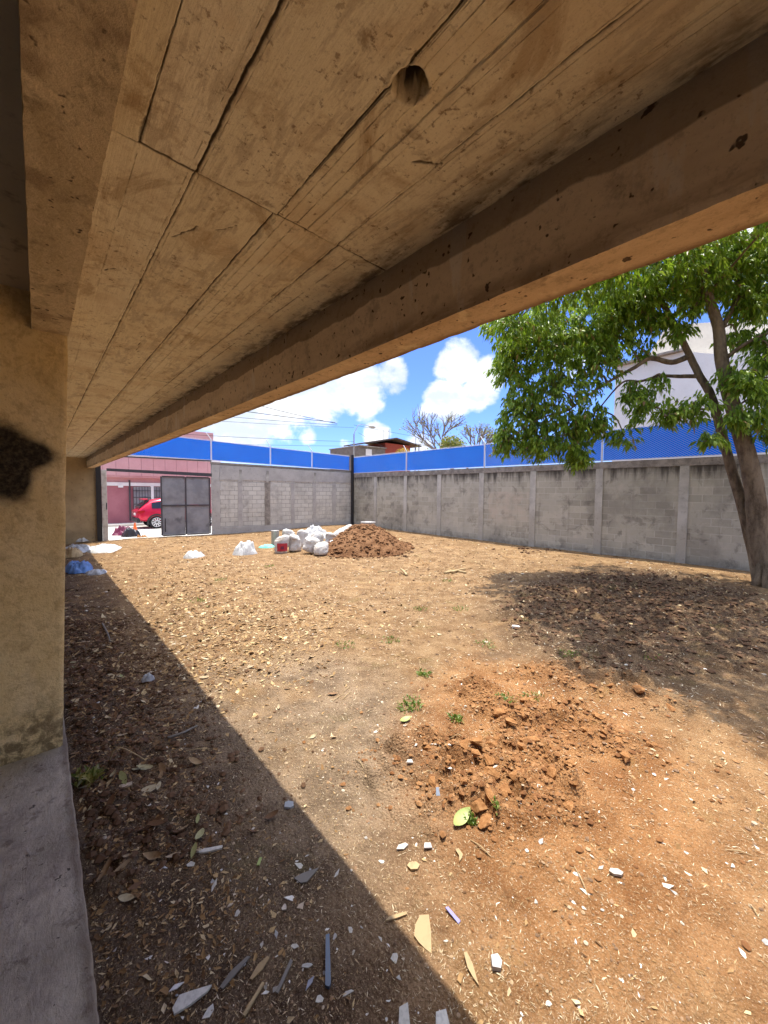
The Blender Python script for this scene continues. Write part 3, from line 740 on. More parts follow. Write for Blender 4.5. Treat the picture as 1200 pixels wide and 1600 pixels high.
# ================================================================ STREET WALL, GATE
d_w = Vector((11.1, -1.02, 0)).normalized(); nrm_w = Vector((-d_w.y, d_w.x, 0))       # nrm_w points to the street
def wp(x, out=0.0, z=0.0):
    """point on the street wall's yard face at X, moved OUT metres toward the yard"""
    return Vector((x, wall_y(x), z)) - nrm_w*out
def wbox(mb, x0, x1, z0, z1, o0, o1, z1b=None):
    z1b = z1 if z1b is None else z1b
    A = [wp(x0, o0, z0), wp(x1, o0, z0), wp(x1, o1, z0), wp(x0, o1, z0), wp(x0, o0, z1), wp(x1, o0, z1b), wp(x1, o1, z1b), wp(x0, o1, z1)]
    # o0 is nearer the street (smaller out)
    return mb.add(A, [(0,1,2,3),(7,6,5,4),(4,5,1,0),(5,6,2,1),(6,7,3,2),(7,4,0,3)])
def ztop(x): return 3.22 - (x - 5.65)*.016
wall = thing('block_wall', 'pale concrete block wall with grey plaster bands right of the gate', 'wall', wp(9, 0, 0))
wbox(MB(), 5.66, 12.78, -.2, ztop(5.66), -.15, 0, ztop(12.78)).build('block_panel', M['gblock'], wall)
def plaster(name, x0, x1, z0, z1, out, seed, mat='render', z1b=None):
    mb = MB(); n = 26
    vs = []; lo = []; hi = []
    for i in range(n + 1):
        t = i/n; x = x0 + (x1 - x0)*t
        lo.append((x, z0 + .05*float(fbm(np.array([x*3.0]), np.array([seed*1.0]), 1, 3, seed)[0])))
        hi.append((x, z1 + ((z1b or z1) - z1)*t + .03*float(fbm(np.array([x*3.0]), np.array([seed*2.0]), 1, 3, seed + 1)[0])))
    a = [wp(x, out, z) for x, z in lo]; b_ = [wp(x, out, z) for x, z in hi]
    c_ = [wp(x, .002, z) for x, z in lo]; d_ = [wp(x, .002, z) for x, z in hi]
    m = n + 1
    mb.add(a + b_ + c_ + d_, [(i, i+1, m+i+1, m+i) for i in range(n)] + [(2*m+i, 2*m+i+1, i+1, i) for i in range(n)] + [(m+i, m+i+1, 3*m+i+1, 3*m+i) for i in range(n)]
           + [(0, m, 3*m, 2*m), (n, 2*m+n, 3*m+n, m+n)])
    return mb.build(name, M[mat], wall)
plaster('plaster_band', 5.99, 12.74, 2.47, ztop(6) - .10, .020, 3, z1b=ztop(12.7) - .10)
plaster('plaster_base', 5.99, 12.74, -.1, .38, .024, 5)
wbox(MB(), 5.64, 12.80, ztop(5.64) - .085, ztop(5.64) + .012, -.17, .03, ztop(12.8) + .012).build('coping', M['cap'], wall)
def vstrip(x, w, z0, z1, seed, mat='render', wall_=wall, out=.016):
    mb = MB(); n = 22; L = []; Rr = []
    for i in range(n + 1):
        z = z0 + (z1 - z0)*i/n; e = float(fbm(np.array([z*4]), np.array([seed*3.1]), 1, 3, seed)[0])*.07; e2 = float(fbm(np.array([z*4]), np.array([seed*5.1]), 1, 3, seed + 7)[0])*.07
        L.append((x - w/2 + e, z)); Rr.append((x + w/2 + e2, z))
    a = [wp(x_, out, z) for x_, z in L]; b_ = [wp(x_, out, z) for x_, z in Rr]; c_ = [wp(x_, .002, z) for x_, z in L]; d_ = [wp(x_, .002, z) for x_, z in Rr]
    m = n + 1
    mb.add(a + b_ + c_ + d_, [(i, m+i, m+i+1, i+1) for i in range(n)] + [(2*m+i, i, i+1, 2*m+i+1) for i in range(n)] + [(m+i, 3*m+i, 3*m+i+1, m+i+1) for i in range(n)])
    return mb.build('plaster_strip', M[mat], wall_)
vstrip(5.82, .32, -.1, 3.12, 1, out=.030)
for x, w, s in ((6.84, .20, 2), (8.10, .27, 3), (9.35, .20, 4), (10.52, .16, 5), (11.66, .22, 6)): vstrip(x, w, .36, 2.49, s, 'cap' if s in (3,) else 'render')
# damp lump runs above two strips
for x in (6.86, 8.10, 10.55): vstrip(x, .10, 2.40, 2.95, int(x*7), 'pillar', out=.034)

# corner pole
cp = wp(12.72, .10, 0)
mb = MB(); mb.tube([(cp.x, cp.y, .0), (cp.x, cp.y, 3.98)], .075, 10)
tag(mb.build('corner_pole', M['black'], origin=(cp.x, cp.y, 0)), 'dark steel pole standing in the wall corner behind the dirt mound', 'pole')

# gate frame
gf = thing('gateway', 'gateway with pale left post, black post and dark lintel bar', 'gateway', wp(1.88, 0, .1))
mb = MB(); wbox(mb, 1.80, 1.965, -.1, 2.74, -.10, .06); mb.build('gate_post', M['postpaint'], gf, bevel=.008)
mb = MB(); wbox(mb, 1.63, 1.795, -.1, 3.0, -.06, .10); mb.build('black_post', M['black'], gf)
mb = MB(); wbox(mb, 1.966, 5.655, 2.70, 2.80, -.06, .04, 2.74)
mb.v = [(x, y, z - (.10 if abs(x - 5.65) < .1 and z < 2.72 else 0)) for x, y, z in mb.v]
mb.build('lintel', M['darkmetal'], gf)
MB().bar(wp(1.94, .062, 1.25), wp(1.94, .062, 1.5), .03).build('latch', M['darkmetal'], gf)
mb = MB(); wbox(mb, 1.97, 5.65, -.15, .09, -.30, .10)
tag(mb.build('threshold_kerb', M['concrete'], origin=wp(3.8, 0, 0), bevel=.015), kind='structure')

gl = thing('gate_leaf', 'dark grey sheet metal gate leaf of four panels, slid half open', 'gate', wp(4.6, 0, .12))
X0, X1, Z0, Z1 = 3.74, 5.56, .15, 2.55
xm = (X0 + X1)/2 - .02; zm = 1.37
for (a, c, e, f) in ((X0, xm, Z0, zm), (xm, X1, Z0, zm), (X0, xm, zm, Z1), (xm, X1, zm, Z1)):
    mb = MB(); nx = nz = 14; vs = []
    for j in range(nz):
        for i in range(nx):
            u, v = i/(nx-1), j/(nz-1); x = a + .03 + (c - a - .06)*u; z = e + .03 + (f - e - .06)*v
            bow = .012*math.sin(math.pi*u)*math.sin(math.pi*v)*R.uniform(.6, 1.3)
            vs.append(wp(x, .015 + bow, z))
    mb.add(vs, [(j*nx+i, j*nx+i+1, (j+1)*nx+i+1, (j+1)*nx+i) for j in range(nz-1) for i in range(nx-1)])
    mb.build('panel', M['sheet'], gl, smooth=True)
for x in (X0, xm, X1): MB().bar(wp(x, .03, Z0), wp(x, .03, Z1), .06, .045).build('upright', M['darkmetal'], gl)
for z in (Z0, zm, Z1):
    for a, c in ((X0 + .031, xm - .031), (xm + .031, X1 - .031)): MB().bar(wp(a, .028, z), wp(c, .028, z), .04, .055).build('crossbar', M['darkmetal'], gl)
mb = MB(); mb.bar(wp(X0 + .12, .07, .3), wp(X0 + .12, .07, .85), .025); mb.build('bolt', M['black'], gl)
# ================================================================ RIGHT WALL
RX = 12.8
rw = thing('boundary_wall', 'long stained grey block wall with pale pillars along the right', 'wall', (RX, 8, .1))
MB().box((RX, -6, -.3), (RX + .15, 17.2, 2.76)).build('block_panel', M['rblock'], rw)
MB().box((RX - .018, -6, 2.762), (RX + .17, 17.2, 2.965)).build('coping', M['cap'], rw)
for y in (14.98, 12.83, 10.79, 8.68, 6.59, 4.47, 2.39, .30, -1.8, -3.9):
    mb = MB(); n = 24; L = []; w = .105
    for s in (-1, 1):
        for i in range(n + 1):
            z = -.1 + 2.86*i/n; e = .02*float(fbm(np.array([z*5]), np.array([y*2 + s]), 1, 3, 4)[0])
            L.append((RX - .022, y + s*w + e, z))
    m = n + 1
    back = [(RX + .01, yy, z) for _, yy, z in L]
    mb.add(L + back, [(i, i+1, m+i+1, m+i) for i in range(n)] + [(2*m+i, 2*m+i+1, i+1, i) for i in range(n)] + [(m+i, m+i+1, 3*m+i+1, 3*m+i) for i in range(n)])
    mb.build('pillar', M['pillar'], rw)

# ================================================================ BLUE SLAT FENCES
def clip_poly(poly, z0, z1, u0, u1):
    for ax_, lim, sgn in ((0, u0, 1), (0, u1, -1), (1, z0, 1), (1, z1, -1)):
        out = []
        for i in range(len(poly)):
            p, q = poly[i], poly[(i + 1) % len(poly)]
            dp, dq = sgn*(p[ax_] - lim), sgn*(q[ax_] - lim)
            if dp >= 0: out.append(p)
            if dp*dq < 0:
                t = dp/(dp - dq); out.append((p[0] + t*(q[0] - p[0]), p[1] + t*(q[1] - p[1])))
        poly = out
        if len(poly) < 3: return []
    return poly
def fence(root, bays, place, zl, zh, slope, pitch, posts, arm_dir, thick, wirew, cover):
    """place(u, o, z) -> world; slats run diagonally, wires between them"""
    for u0, u1 in bays:
        sl = MB(); wr = MB()
        wire_b, cover_b = (.004, .97) if u0 > 8.5 and cover < .95 else (wirew, cover)      # taut close slats in the farther bays
        u0 += .03; u1 -= .03
        zA, zB = min(zl(u0), zl(u1)), max(zh(u0), zh(u1))
        Hh = zB - zA; du = Hh/slope
        u = u0 - du - pitch
        while u < u1 + pitch:
            for wdt, bag, o0, o1, off in ((pitch*cover_b, sl, 0.0, thick, 0), (wire_b, wr, thick, thick*2.2, pitch*cover_b - .001)):
                a = u + off; jit = R.uniform(-.015, .02) if bag is sl else .02
                p = [(a, zA), (a + wdt, zA), (a + wdt + du, zB), (a + du, zB)]
                p = clip_poly(p, zA + .02, zB + jit, u0, u1)
                if len(p) >= 3:
                    # skew so the panel follows the sloping wall top
                    p = [(x, z + (zl(x) - zA)*(1 - (z - zA)/Hh) + (zh(x) - zB)*((z - zA)/Hh)) for x, z in p]
                    A = [place(x, o0, z) for x, z in p]; off_ = place(p[0][0], o1, p[0][1]) - place(p[0][0], o0, p[0][1])
                    bag.prism(A, off_)
            u += pitch
        # twisted wire tips along top
        uu = u0
        while uu < u1:
            wr.bar(place(uu, .01, zh(uu) - .01), place(uu + .02, .01, zh(uu) + R.uniform(.03, .05)), .008); uu += pitch*.6
        wr.bar(place(u0, .02, zl(u0) + .03), place(u1, .02, zl(u1) + .03), .022)
        wr.bar(place(u0, .02, zh(u0) - .02), place(u1, .02, zh(u1) - .02), .014)
        s = sl.build('slat_panel', M['blue'], root)
        wr.build('wire_mesh', M['galv'], s)
    for u in posts:
        mb = MB(); p0 = place(u, .03, zl(u) - .02); p1 = place(u, .03, zh(u) + .05)
        mb.tube([p0, p1], .03, 8)
        tip = p1 + arm_dir*.22 + Vector((0, 0, .27)); mb.tube([p1, tip], .016, 6)
        mb.build('post', M['galv'], root)
fg = thing('slat_fence', 'bright blue slat fence over the gate and the pale block wall', 'fence', wp(7.5, 0, 3.25))
zl = lambda x: 3.285 - max(0, x - 5.65)*.0225 + (5.65 - x)*.012 * (x < 5.65)
zh = lambda x: 4.16 - (x - 5.65)*.036
fence(fg, [(1.7, 5.66), (5.66, 8.27), (8.27, 10.41), (10.41, 12.64)], lambda u, o, z: wp(u, o - .06, z), zl, zh, .80, .062, (5.66, 8.27, 10.41), -d_w*.9, .006, .004, .97)
mb = MB(); wbox(mb, 1.7, 5.66, 3.25, 3.30, -.10, .0); mb.build('bottom_rail', M['darkmetal'], fg)
fr = thing('slat_fence', 'bright blue slat fence on the long grey wall behind the tree', 'fence', (RX, 8, 2.97))
fence(fr, [(12.83, 16.95), (8.6, 12.83), (4.44, 8.6), (.3, 4.44), (-3.9, .3)], lambda u, o, z: Vector((RX + .06 - o, u, z)), lambda y: 2.975, lambda y: 3.86 + (.06 if y < 6 else 0), .68, .084, (12.83, 8.6, 4.44, .3), Vector((0, .9, 0)), .006, .011, .89)

# ================================================================ ACROSS THE STREET
PY = 27.0
pb = thing('pink_building', 'pink painted building across the street with barred ground floor window', 'building', (3, PY, -.06))
xr_ = at_Y(338, 680, PY + .3).x
def zY(x, y, Y=PY): return at_Y(x, y, Y).z
z_band = zY(200, 756); z_par0 = zY(200, 741) - .1; z_par1 = zY(250, 718); z_win1 = zY(250, 708) + .4; z_roof = zY(335, 674)
MB().box((-14, PY, -.1), (xr_, PY + 8, z_band - .12)).build('lower_wall', M['darkpink'], pb)
MB().box((-14, PY - .10, z_band - .119), (xr_ + .02, PY + 8, z_band + .08)).build('white_band', M['white'], pb)
MB().box((-14, PY - .02, z_band + .081), (xr_, PY + 8, z_par0 - .001)).build('upper_wall', M['pink'], pb)
mb = MB()
x = -14
while x < xr_ - .1:
    mb.box((x + .006, PY - .45, z_par0), (min(x + .62, xr_) - .006, PY - .33, z_par1)); x += .62
mb.build('balcony_parapet', M['pink'], pb)
MB().box((-14, PY - .40, z_par0 - .10), (xr_, PY + 8, z_par0 - .002)).build('balcony_slab', M['pink'], pb)
MB().box((-14, PY - .48, z_par1 + .001), (xr_, PY - .30, z_par1 + .10)).build('parapet_cap', M['white'], pb)
MB().box((-14, PY + .9, z_par0), (xr_, PY + 8, z_roof)).build('top_storey', M['pink'], pb)
for wx in (-1.6, .9, 3.4, 5.6, 7.6):
    f = MB().box((wx, PY + .82, z_par1 - .2), (wx + 1.5, PY + .898, z_par1 + 1.25)).build('window', M['beige'], pb)
    MB().box((wx + .07, PY + .80, z_par1 - .1), (wx + .72, PY + .819, z_par1 + 1.15)).build('pane', M['windowglass'], f)
    MB().box((wx + .78, PY + .80, z_par1 - .1), (wx + 1.43, PY + .819, z_par1 + 1.15)).build('pane', M['curtain'], f)
wx0 = at_Y(208, 770, PY).x; wx1 = at_Y(235, 770, PY).x; wx2 = at_Y(240, 770, PY).x
for a, c in ((wx0, wx1), (wx2, wx2 + 2.2)):
    f = MB().box((a, PY - .05, .75), (c, PY - .002, z_band - .16)).build('window', M['curtain'], pb)
    mb = MB(); k = int((c - a)/.14)
    for i in range(k + 1): mb.bar((a + (c - a)*i/k, PY - .085, .75), (a + (c - a)*i/k, PY - .085, z_band - .16), .022)
    for z in (1.15, 1.55, 1.95): mb.bar((a, PY - .083, z), (c, PY - .083, z), .03)
    mb.build('window_bars', M['darkmetal'], f)
MB().box((wx1 + .01, PY - .12, -.1), (wx2 - .01, PY - .003, z_band - .12)).build('white_pier', M['white'], pb)
MB().box((at_Y(184, 757, PY).x, PY - .13, z_band - .22), (at_Y(192, 757, PY).x, PY - .105, z_band - .04)).build('wall_plate', M['plate'], pb)
mb = MB().box((wx0 - .22, PY - .12, .2), (wx0 - .14, PY - .04, z_band + .22)); mb.build('drain_pipe', M['darkmetal'], pb)
MB().box((-14, PY - 1.1, -.055), (40, PY, .06)).build('pavement', M['concrete'])
tag(bpy.data.objects['pavement'], kind='structure')

# red car parked nose to the right
def make_car(loc):
    car = thing('parked_car', 'red compact SUV parked across the street beyond the open gate', 'car', loc)
    X_, Y_, Z_ = loc
    st = [(0.0, .46, .90, .93, .72), (.10, .40, .98, 1.03, .82), (.30, .36, 1.02, 1.24, .875), (.62, .34, 1.03, 1.50, .895), (1.15, .30, 1.01, 1.60, .905), (1.9, .28, .99, 1.63, .91), (2.55, .28, .98, 1.56, .91), (3.05, .29, .97, 1.22, .90), (3.35, .30, .96, 1.01, .89), (3.85, .34, .88, .91, .85), (4.15, .40, .76, .79, .76), (4.24, .46, .66, .69, .66)]
    def half(s):
        x, zb, zbelt, zt, w = s; tw = w*.95 - .38*max(0, zt - zbelt)*.75
        return [(w*.80, zb), (w*.97, zb + .10), (w, zb + (zbelt - zb)*.55), (w*.965, zbelt), (tw, zt - min(.07, (zt - zbelt)*.4)), (tw*.86, zt), (0, zt + .02)]
    rings = []
    for s in st:
        h = half(s); ring = [(s[0], -y, z) for y, z in h] + [(s[0], y, z) for y, z in reversed(h[:-1])]
        rings.append(ring)
    n = len(rings[0])
    W = lambda p: (X_ + p[0], Y_ + p[1], Z_ + p[2])
    body = MB(); vs = [W(p) for r in rings for p in r]
    fs = [(i*n+k, i*n+(k+1)%n, (i+1)*n+(k+1)%n, (i+1)*n+k) for i in range(len(rings)-1) for k in range(n)]
    fs += [tuple(range(n))[::-1], tuple((len(rings)-1)*n + k for k in range(n))]
    body.add(vs, fs); bo = body.build('body', M['carred'], car, smooth=True)
    sm = bo.modifiers.new('subsurf', 'SUBSURF'); sm.levels = 2; sm.render_levels = 2
    def patch(i0, i1, k, e0=.12, e1=.88, f0=.1, f1=.9, out=.012):
        A, B, C_, D = [Vector(rings[i][j]) for i, j in ((i0, k), (i1, k), (i1, k+1), (i0, k+1))]
        def bl(u, v): return A*(1-u)*(1-v) + B*u*(1-v) + C_*u*v + D*(1-u)*v
        P = [bl(e0, f0), bl(e1, f0), bl(e1, f1), bl(e0, f1)]
        nn = (P[1]-P[0]).cross(P[3]-P[0]).normalized()
        c = sum(P, Vector())/4
        if nn.dot(c - Vector((c.x, 0, .8))) < 0: nn = -nn
        return [W(p + nn*out) for p in P]
    for side in (3, n - 5):
        gl_ = MB()
        for i0, i1 in ((3, 4), (4, 5), (5, 6)):
            gl_.add(patch(i0, i1, side, .06, .94, .12, .85, -.004), [(0, 1, 2, 3)])
            A = patch(i0, i1, side, .06, .94, .12, .85, .006); gl_.add(A, [(0, 1, 2, 3)])
        gl_.build('side_window', M['cargloss'], car)
    rg = MB(); h0 = .62
    for s in (-1, 1): pass
    P = [(.13, -.60, 1.09), (.13, .60, 1.09), (.60, .50, 1.50), (.60, -.50, 1.50)]
    rg.prism([W(p) for p in P], (-.035, 0, .035)); rg.build('rear_window', M['cargloss'], car)
    MB().bar(W((.42, -.56, 1.56)), W((.42, .56, 1.56)), .05, .22, (1, 0, .12)).build('spoiler', M['carred'], car, bevel=.015)
    for s in (-1, 1):
        mb = MB(); mb.prism([W(p) for p in ((.02, s*.45, .93), (.03, s*.80, .95), (.33, s*.893, .985), (.30, s*.885, .88), (.02, s*.80, .80))], (-.02, s*.02, 0)); mb.build('tail_light', M['lamp'], car)
    MB().box(W((-.02, -.76, .34)), W((.12, .76, .58))).build('rear_bumper', M['cladding'], car, bevel=.04)
    MB().box(W((-.012, -.22, .70)), W((.03, .22, .82))).build('number_plate', M['plate'], car)
    mb = MB(); mb.box(W((1.2, -.90, .26)), W((3.1, .90, .40))); mb.build('sill', M['cladding'], car, bevel=.02)
    for wx in (.86, 3.42):
        for s in (-1, 1):
            # arch cladding
            ar = MB(); pts = []; m = 18
            for i in range(m + 1):
                t = math.pi*(-.08 + 1.16*i/m); pts.append((math.cos(t), math.sin(t)))
            vs = []
            for c_, s_ in pts:
                for rr in (.37, .45):
                    vs.append(W((wx + rr*c_, s*.905, .34 + rr*s_)))
            for c_, s_ in pts:
                for rr in (.37, .45):
                    vs.append(W((wx + rr*c_, s*.80, .34 + rr*s_)))
            q = 2*(m + 1)
            fs = []
            for i in range(m):
                a = 2*i; fs += [(a, a+1, a+3, a+2), (a+1, q+a+1, q+a+3, a+3), (a, a+2, q+a+2, q+a)]
            ar.add(vs, fs); ar.build('wheel_arch', M['cladding'], car)
            wl = MB(); prof = [(.20, -.11), (.33, -.11), (.345, -.08), (.345, .08), (.33, .11), (.20, .11)]; m = 28
            vs = [W((wx + r*math.cos(2*math.pi*k/m), s*.80 + z, .345 + r*math.sin(2*math.pi*k/m))) for r, z in prof for k in range(m)]
            wl.add(vs, [(i*m+k, i*m+(k+1)%m, (i+1)*m+(k+1)%m, (i+1)*m+k) for i in range(len(prof)-1) for k in range(m)])
            # dark inside
            wl.add([W((wx + .33*math.cos(2*math.pi*k/m), s*.82, .345 + .33*math.sin(2*math.pi*k/m))) for k in range(m)], [tuple(range(m))])
            w_ = wl.build('wheel', M['tyre'], car)
            rm = MB()
            for k in range(10):
                t = 2*math.pi*k/10 + .15
                rm.bar(W((wx + .03*math.cos(t), s*.915, .345 + .03*math.sin(t))), W((wx + .235*math.cos(t), s*.915, .345 + .235*math.sin(t))), .02, .052, (0, 0, 1) if abs(math.cos(t)) > .3 else (1, 0, 0))
            ring = []; 
            for r in (.225, .25):
                ring += [W((wx + r*math.cos(2*math.pi*k/m), s*.916, .345 + r*math.sin(2*math.pi*k/m))) for k in range(m)]
            rm.add(ring, [(k, (k+1)%m, m+(k+1)%m, m+k) for k in range(m)])
            rm.build('rim', M['rim'], w_)
    return car
make_car((3.86, 24.35, -.06))

# far red house with a lean-to roof
def far_house():
    Y = 36.0
    P = lambda x, y: at_Y(x, y, Y)
    a = P(561, 697); c = P(602, 697); d = P(641, 697); t = P(600, 688)
    root = thing('roof_terrace_house', 'small red house with dark lean-to roof and grey block wall beyond the corner', 'house', (a.x, Y, 0))
    MB().box((a.x, Y, -.1), (c.x, Y + 6, a.z)).build('block_wall', M['oldwood'], root)
    f = MB().box((a.x + 1.0, Y - .06, a.z - 1.0), (a.x + 1.9, Y - .002, a.z - .25)).build('window', M['white'], root)
    MB().box((a.x - .05, Y - .3, a.z + .001), (c.x, Y + 6.2, a.z + .12)).build('parapet', M['cap'], root)
    MB().box((c.x + .002, Y, -.1), (d.x, Y + 5, P(620, 694).z)).build('red_wall', M['brickred'], root)
    z1 = P(612, 687).z; z0 = P(650, 699).z; x0 = P(580, 690).x; x1 = P(612, 687).x; x2 = P(651, 699).x
    mb = MB(); zz0 = P(580, 692).z
    mb.prism([(x0, Y - .9, zz0), (x1, Y - .9, z1), (x2, Y - .9, z0), (x2, Y - .9, z0 + .16), (x1, Y - .9, z1 + .18), (x0, Y - .9, zz0 + .16)], (0, 6.5, 0)); mb.build('roof', M['roofdark'], root)
    for xx in (x2 - .3, d.x + .2): MB().bar((xx, Y - .7, -.1), (xx, Y - .7, z0 + .05), .09).build('roof_post', M['oldwood'], root)
    for px, y0, y1 in ((604, 690, 672), (612, 688, 670)):
        p = P(px, y0); q = P(px, y1); MB().tube([(p.x, Y + .5, p.z), (q.x, Y + .5, q.z)], .035, 6).build('antenna', M['cable'], root)
    p = P(666, 712); q = P(666, 680)
    mb = MB(); mb.tube([(p.x, Y + 2, -.1), (p.x, Y + 2, q.z)], .045, 6)
    tag(mb.build('antenna_mast', M['cable'], origin=(p.x, Y + 2, 0)), 'thin lone mast standing right of the far red house', 'mast')
far_house()

def leaf_cloud(pts, dirs, L, W, droop, rng):
    """pts,dirs (n,3); returns V,F tri arrays: pointed folded leaves"""
    n = len(pts); d = dirs/np.linalg.norm(dirs, axis=1)[:, None]
    up = rng.normal(size=(n, 3)); up[:, 2] += 1.0
    s = np.cross(d, up); s /= np.linalg.norm(s, axis=1)[:, None]; nn = np.cross(s, d)
    l = L*(.65 + .7*rng.random(n))[:, None]; w = W*(.7 + .6*rng.random(n))[:, None]
    b0 = pts; m = pts + d*l*.45; tip = pts + d*l + np.array([0, 0, -1])*l*droop
    V = np.stack([b0, m + s*w - nn*w*-.35, m, m - s*w - nn*w*-.35, tip], 1).reshape(-1, 3)
    k = (np.arange(n)*5)[:, None, None]
    F = (np.array([[0, 2, 1], [0, 3, 2], [2, 4, 1], [3, 4, 2]])[None] + k).reshape(-1, 3)
    return V, F

# orange flowering shrub in front of far house
bp = at_Y(630, 706, 33.0)
sb = thing('flowering_shrub', 'orange flowering shrub showing above fence by the far red house', 'shrub', (bp.x, 33, 0))
n = 1500; q = RN.normal(size=(n, 3)); q /= np.linalg.norm(q, axis=1)[:, None]; q *= (RN.random(n)**.5)[:, None]
q = q*np.array([1.0, 1.0, .8]) + np.array([0, 0, bp.z - .35]); V, F = leaf_cloud(q, RN.normal(size=(n, 3)), .16, .06, .2, RN)
np_mesh('foliage', V, F, M['orange_flower'], sb)
MB().tube([(bp.x, 33, -.1), (bp.x + .1, 33, bp.z - .6)], [.12, .06], 6).build('stem', M['drytwig'], sb)

# white building behind the right wall
wb_ = thing('white_building', 'white walled building with stepped roofline behind the tree', 'building', (20, 4, 0))
BX = 20.0
yl = at_X(961, 600, BX).y
zA = at_X(961, 574, BX).z; zB = at_X(1070, 549, BX).z; yB = at_X(1070, 549, BX).y; zC = at_X(1145, 556, BX).z
mb = MB(); mb.prism([(BX, yl, -.1), (BX, -14, -.1), (BX, -14, zC + 2.2), (BX, at_X(1200, 519, BX).y, at_X(1200, 519, BX).z), (BX, at_X(1146, 557, BX).y, zC), (BX, yB, zB), (BX, yl, zA)], (9, 0, 0))
mb.build('front_wall', M['white'], wb_)
mb = MB(); p0 = at_X(1010, 562, BX + 3); p1 = at_X(1042, 508, BX + 3); p2 = at_X(1110, 520, BX + 3)
mb.prism([(BX + 3, p0.y, 5), (BX + 3, p2.y - 2, 5), (BX + 3, p2.y - 2, p2.z), (BX + 3, p1.y, p1.z), (BX + 3, p0.y, p0.z)], (4, 0, 0)); mb.build('upper_block', M['beige'], wb_)
mb = MB(); mb.bar((BX - .12, yl + .1, zA + .04), (BX - .12, yB, zB + .04), .3, .09); mb.build('roof_edge', M['cap'], wb_)

# ================================================================ TREES
def branch(mb, pts, r0, r1, n=8, wob=.06):
    """smooth a polyline (Catmull-Rom) and sweep a tapering tube along it"""
    P = [Vector(p) for p in pts]; Q = []
    for i in range(len(P) - 1):
        a = P[max(i-1, 0)]; b_ = P[i]; c = P[i+1]; d = P[min(i+2, len(P)-1)]
        for k in range(5):
            t = k/5; Q.append(.5*((2*b_) + (c - a)*t + (2*a - 5*b_ + 4*c - d)*t*t + (3*b_ - a - 3*c + d)*t**3))
    Q.append(P[-1]); m = len(Q)
    mb.tube(Q, [r0 + (r1 - r0)*(i/(m-1))**.8 for i in range(m)], n, True, wob)
    return Q
base = Vector((11.02, .56, .1))
tree = thing('leafy_tree', 'leaning green tree with hanging leaves and forked trunk at right', 'tree', base)
tk = MB()
D = at_d
main = [base + Vector((.05, -.12, -.25)), base + Vector((.02, -.02, .15)), D(1187, 850, 8.0), D(1181, 780, 8.0), D(1170, 720, 8.0), D(1151, 655, 8.0), D(1138, 610, 8.0), D(1127, 560, 8.05), D(1122, 510, 8.1), D(1106, 460, 8.1), D(1100, 400, 8.2), D(1085, 330, 8.3)]
branch(tk, main, .225, .06, 14)
# root flare
for a in range(7):
    t = a*.9 + .3; o = Vector((math.cos(t), math.sin(t), 0)); tk.tube([base + o*.14 + Vector((0, 0, .5)), base + o*.20 + Vector((0, 0, .15)), base + o*.30 + Vector((0, 0, -.08))], [.12, .11, .07], 7)
second = [base + Vector((-.10, .12, -.1)), D(1177, 860, 8.25), D(1160, 790, 8.3), D(1142, 730, 8.35), D(1126, 670, 8.4), D(1112, 620, 8.4), D(1092, 585, 8.5), D(1070, 540, 8.55), D(1050, 500, 8.6), D(1020, 450, 8.7), D(990, 400, 8.9)]
branch(tk, second, .125, .045, 10)
limbs = [([D(1078, 556, 8.55), D(1050, 566, 8.6), D(1016, 560, 8.7), D(992, 574, 8.8), D(962, 590, 8.9), D(930, 610, 9.0), D(890, 640, 9.1)], .07, .02),
         ([D(1094, 588, 8.5), D(1062, 588, 8.6), D(1030, 588, 8.6), D(1000, 596, 8.6), D(972, 598, 8.7), D(935, 640, 8.8)], .05, .015),
         ([D(1124, 520, 8.1), D(1150, 470, 8.1), D(1172, 420, 8.2), D(1190, 350, 8.4)], .06, .02),
         ([D(1106, 462, 8.1), D(1070, 430, 8.3), D(1020, 410, 8.4), D(960, 400, 8.6), D(900, 380, 8.8)], .06, .02),
         ([D(1128, 565, 8.05), D(1160, 540, 7.8), D(1200, 520, 7.6), D(1260, 500, 7.4)], .05, .02),
         ([D(1120, 640, 8.3), D(1080, 640, 8.1), D(1040, 650, 7.9)], .03, .01),
         ([D(1145, 640, 8.0), D(1120, 680, 7.6), D(1100, 690, 7.4)], .025, .008),
         ([D(990, 400, 8.9), D(930, 430, 9.1), D(880, 480, 9.3), D(840, 540, 9.4)], .05, .015),
         ([D(990, 400, 8.9), D(960, 330, 8.6), D(900, 250, 8.2)], .05, .02),
         ([D(1085, 330, 8.3), D(1040, 250, 8.0), D(980, 180, 7.6)], .06, .02),
         ([D(1085, 330, 8.3), D(1120, 240, 8.4), D(1160, 150, 8.5)], .06, .02)]
ends = []
for p, a, c in limbs: Q = branch(tk, p, a, c, 7); ends.append(Q)
# crown clumps: centre, radii, twigs, leaves per twig
cl = []
def C3(px, py, d, rx, ry, rz, k): cl.append((D(px, py, d), (rx, ry, rz), k))
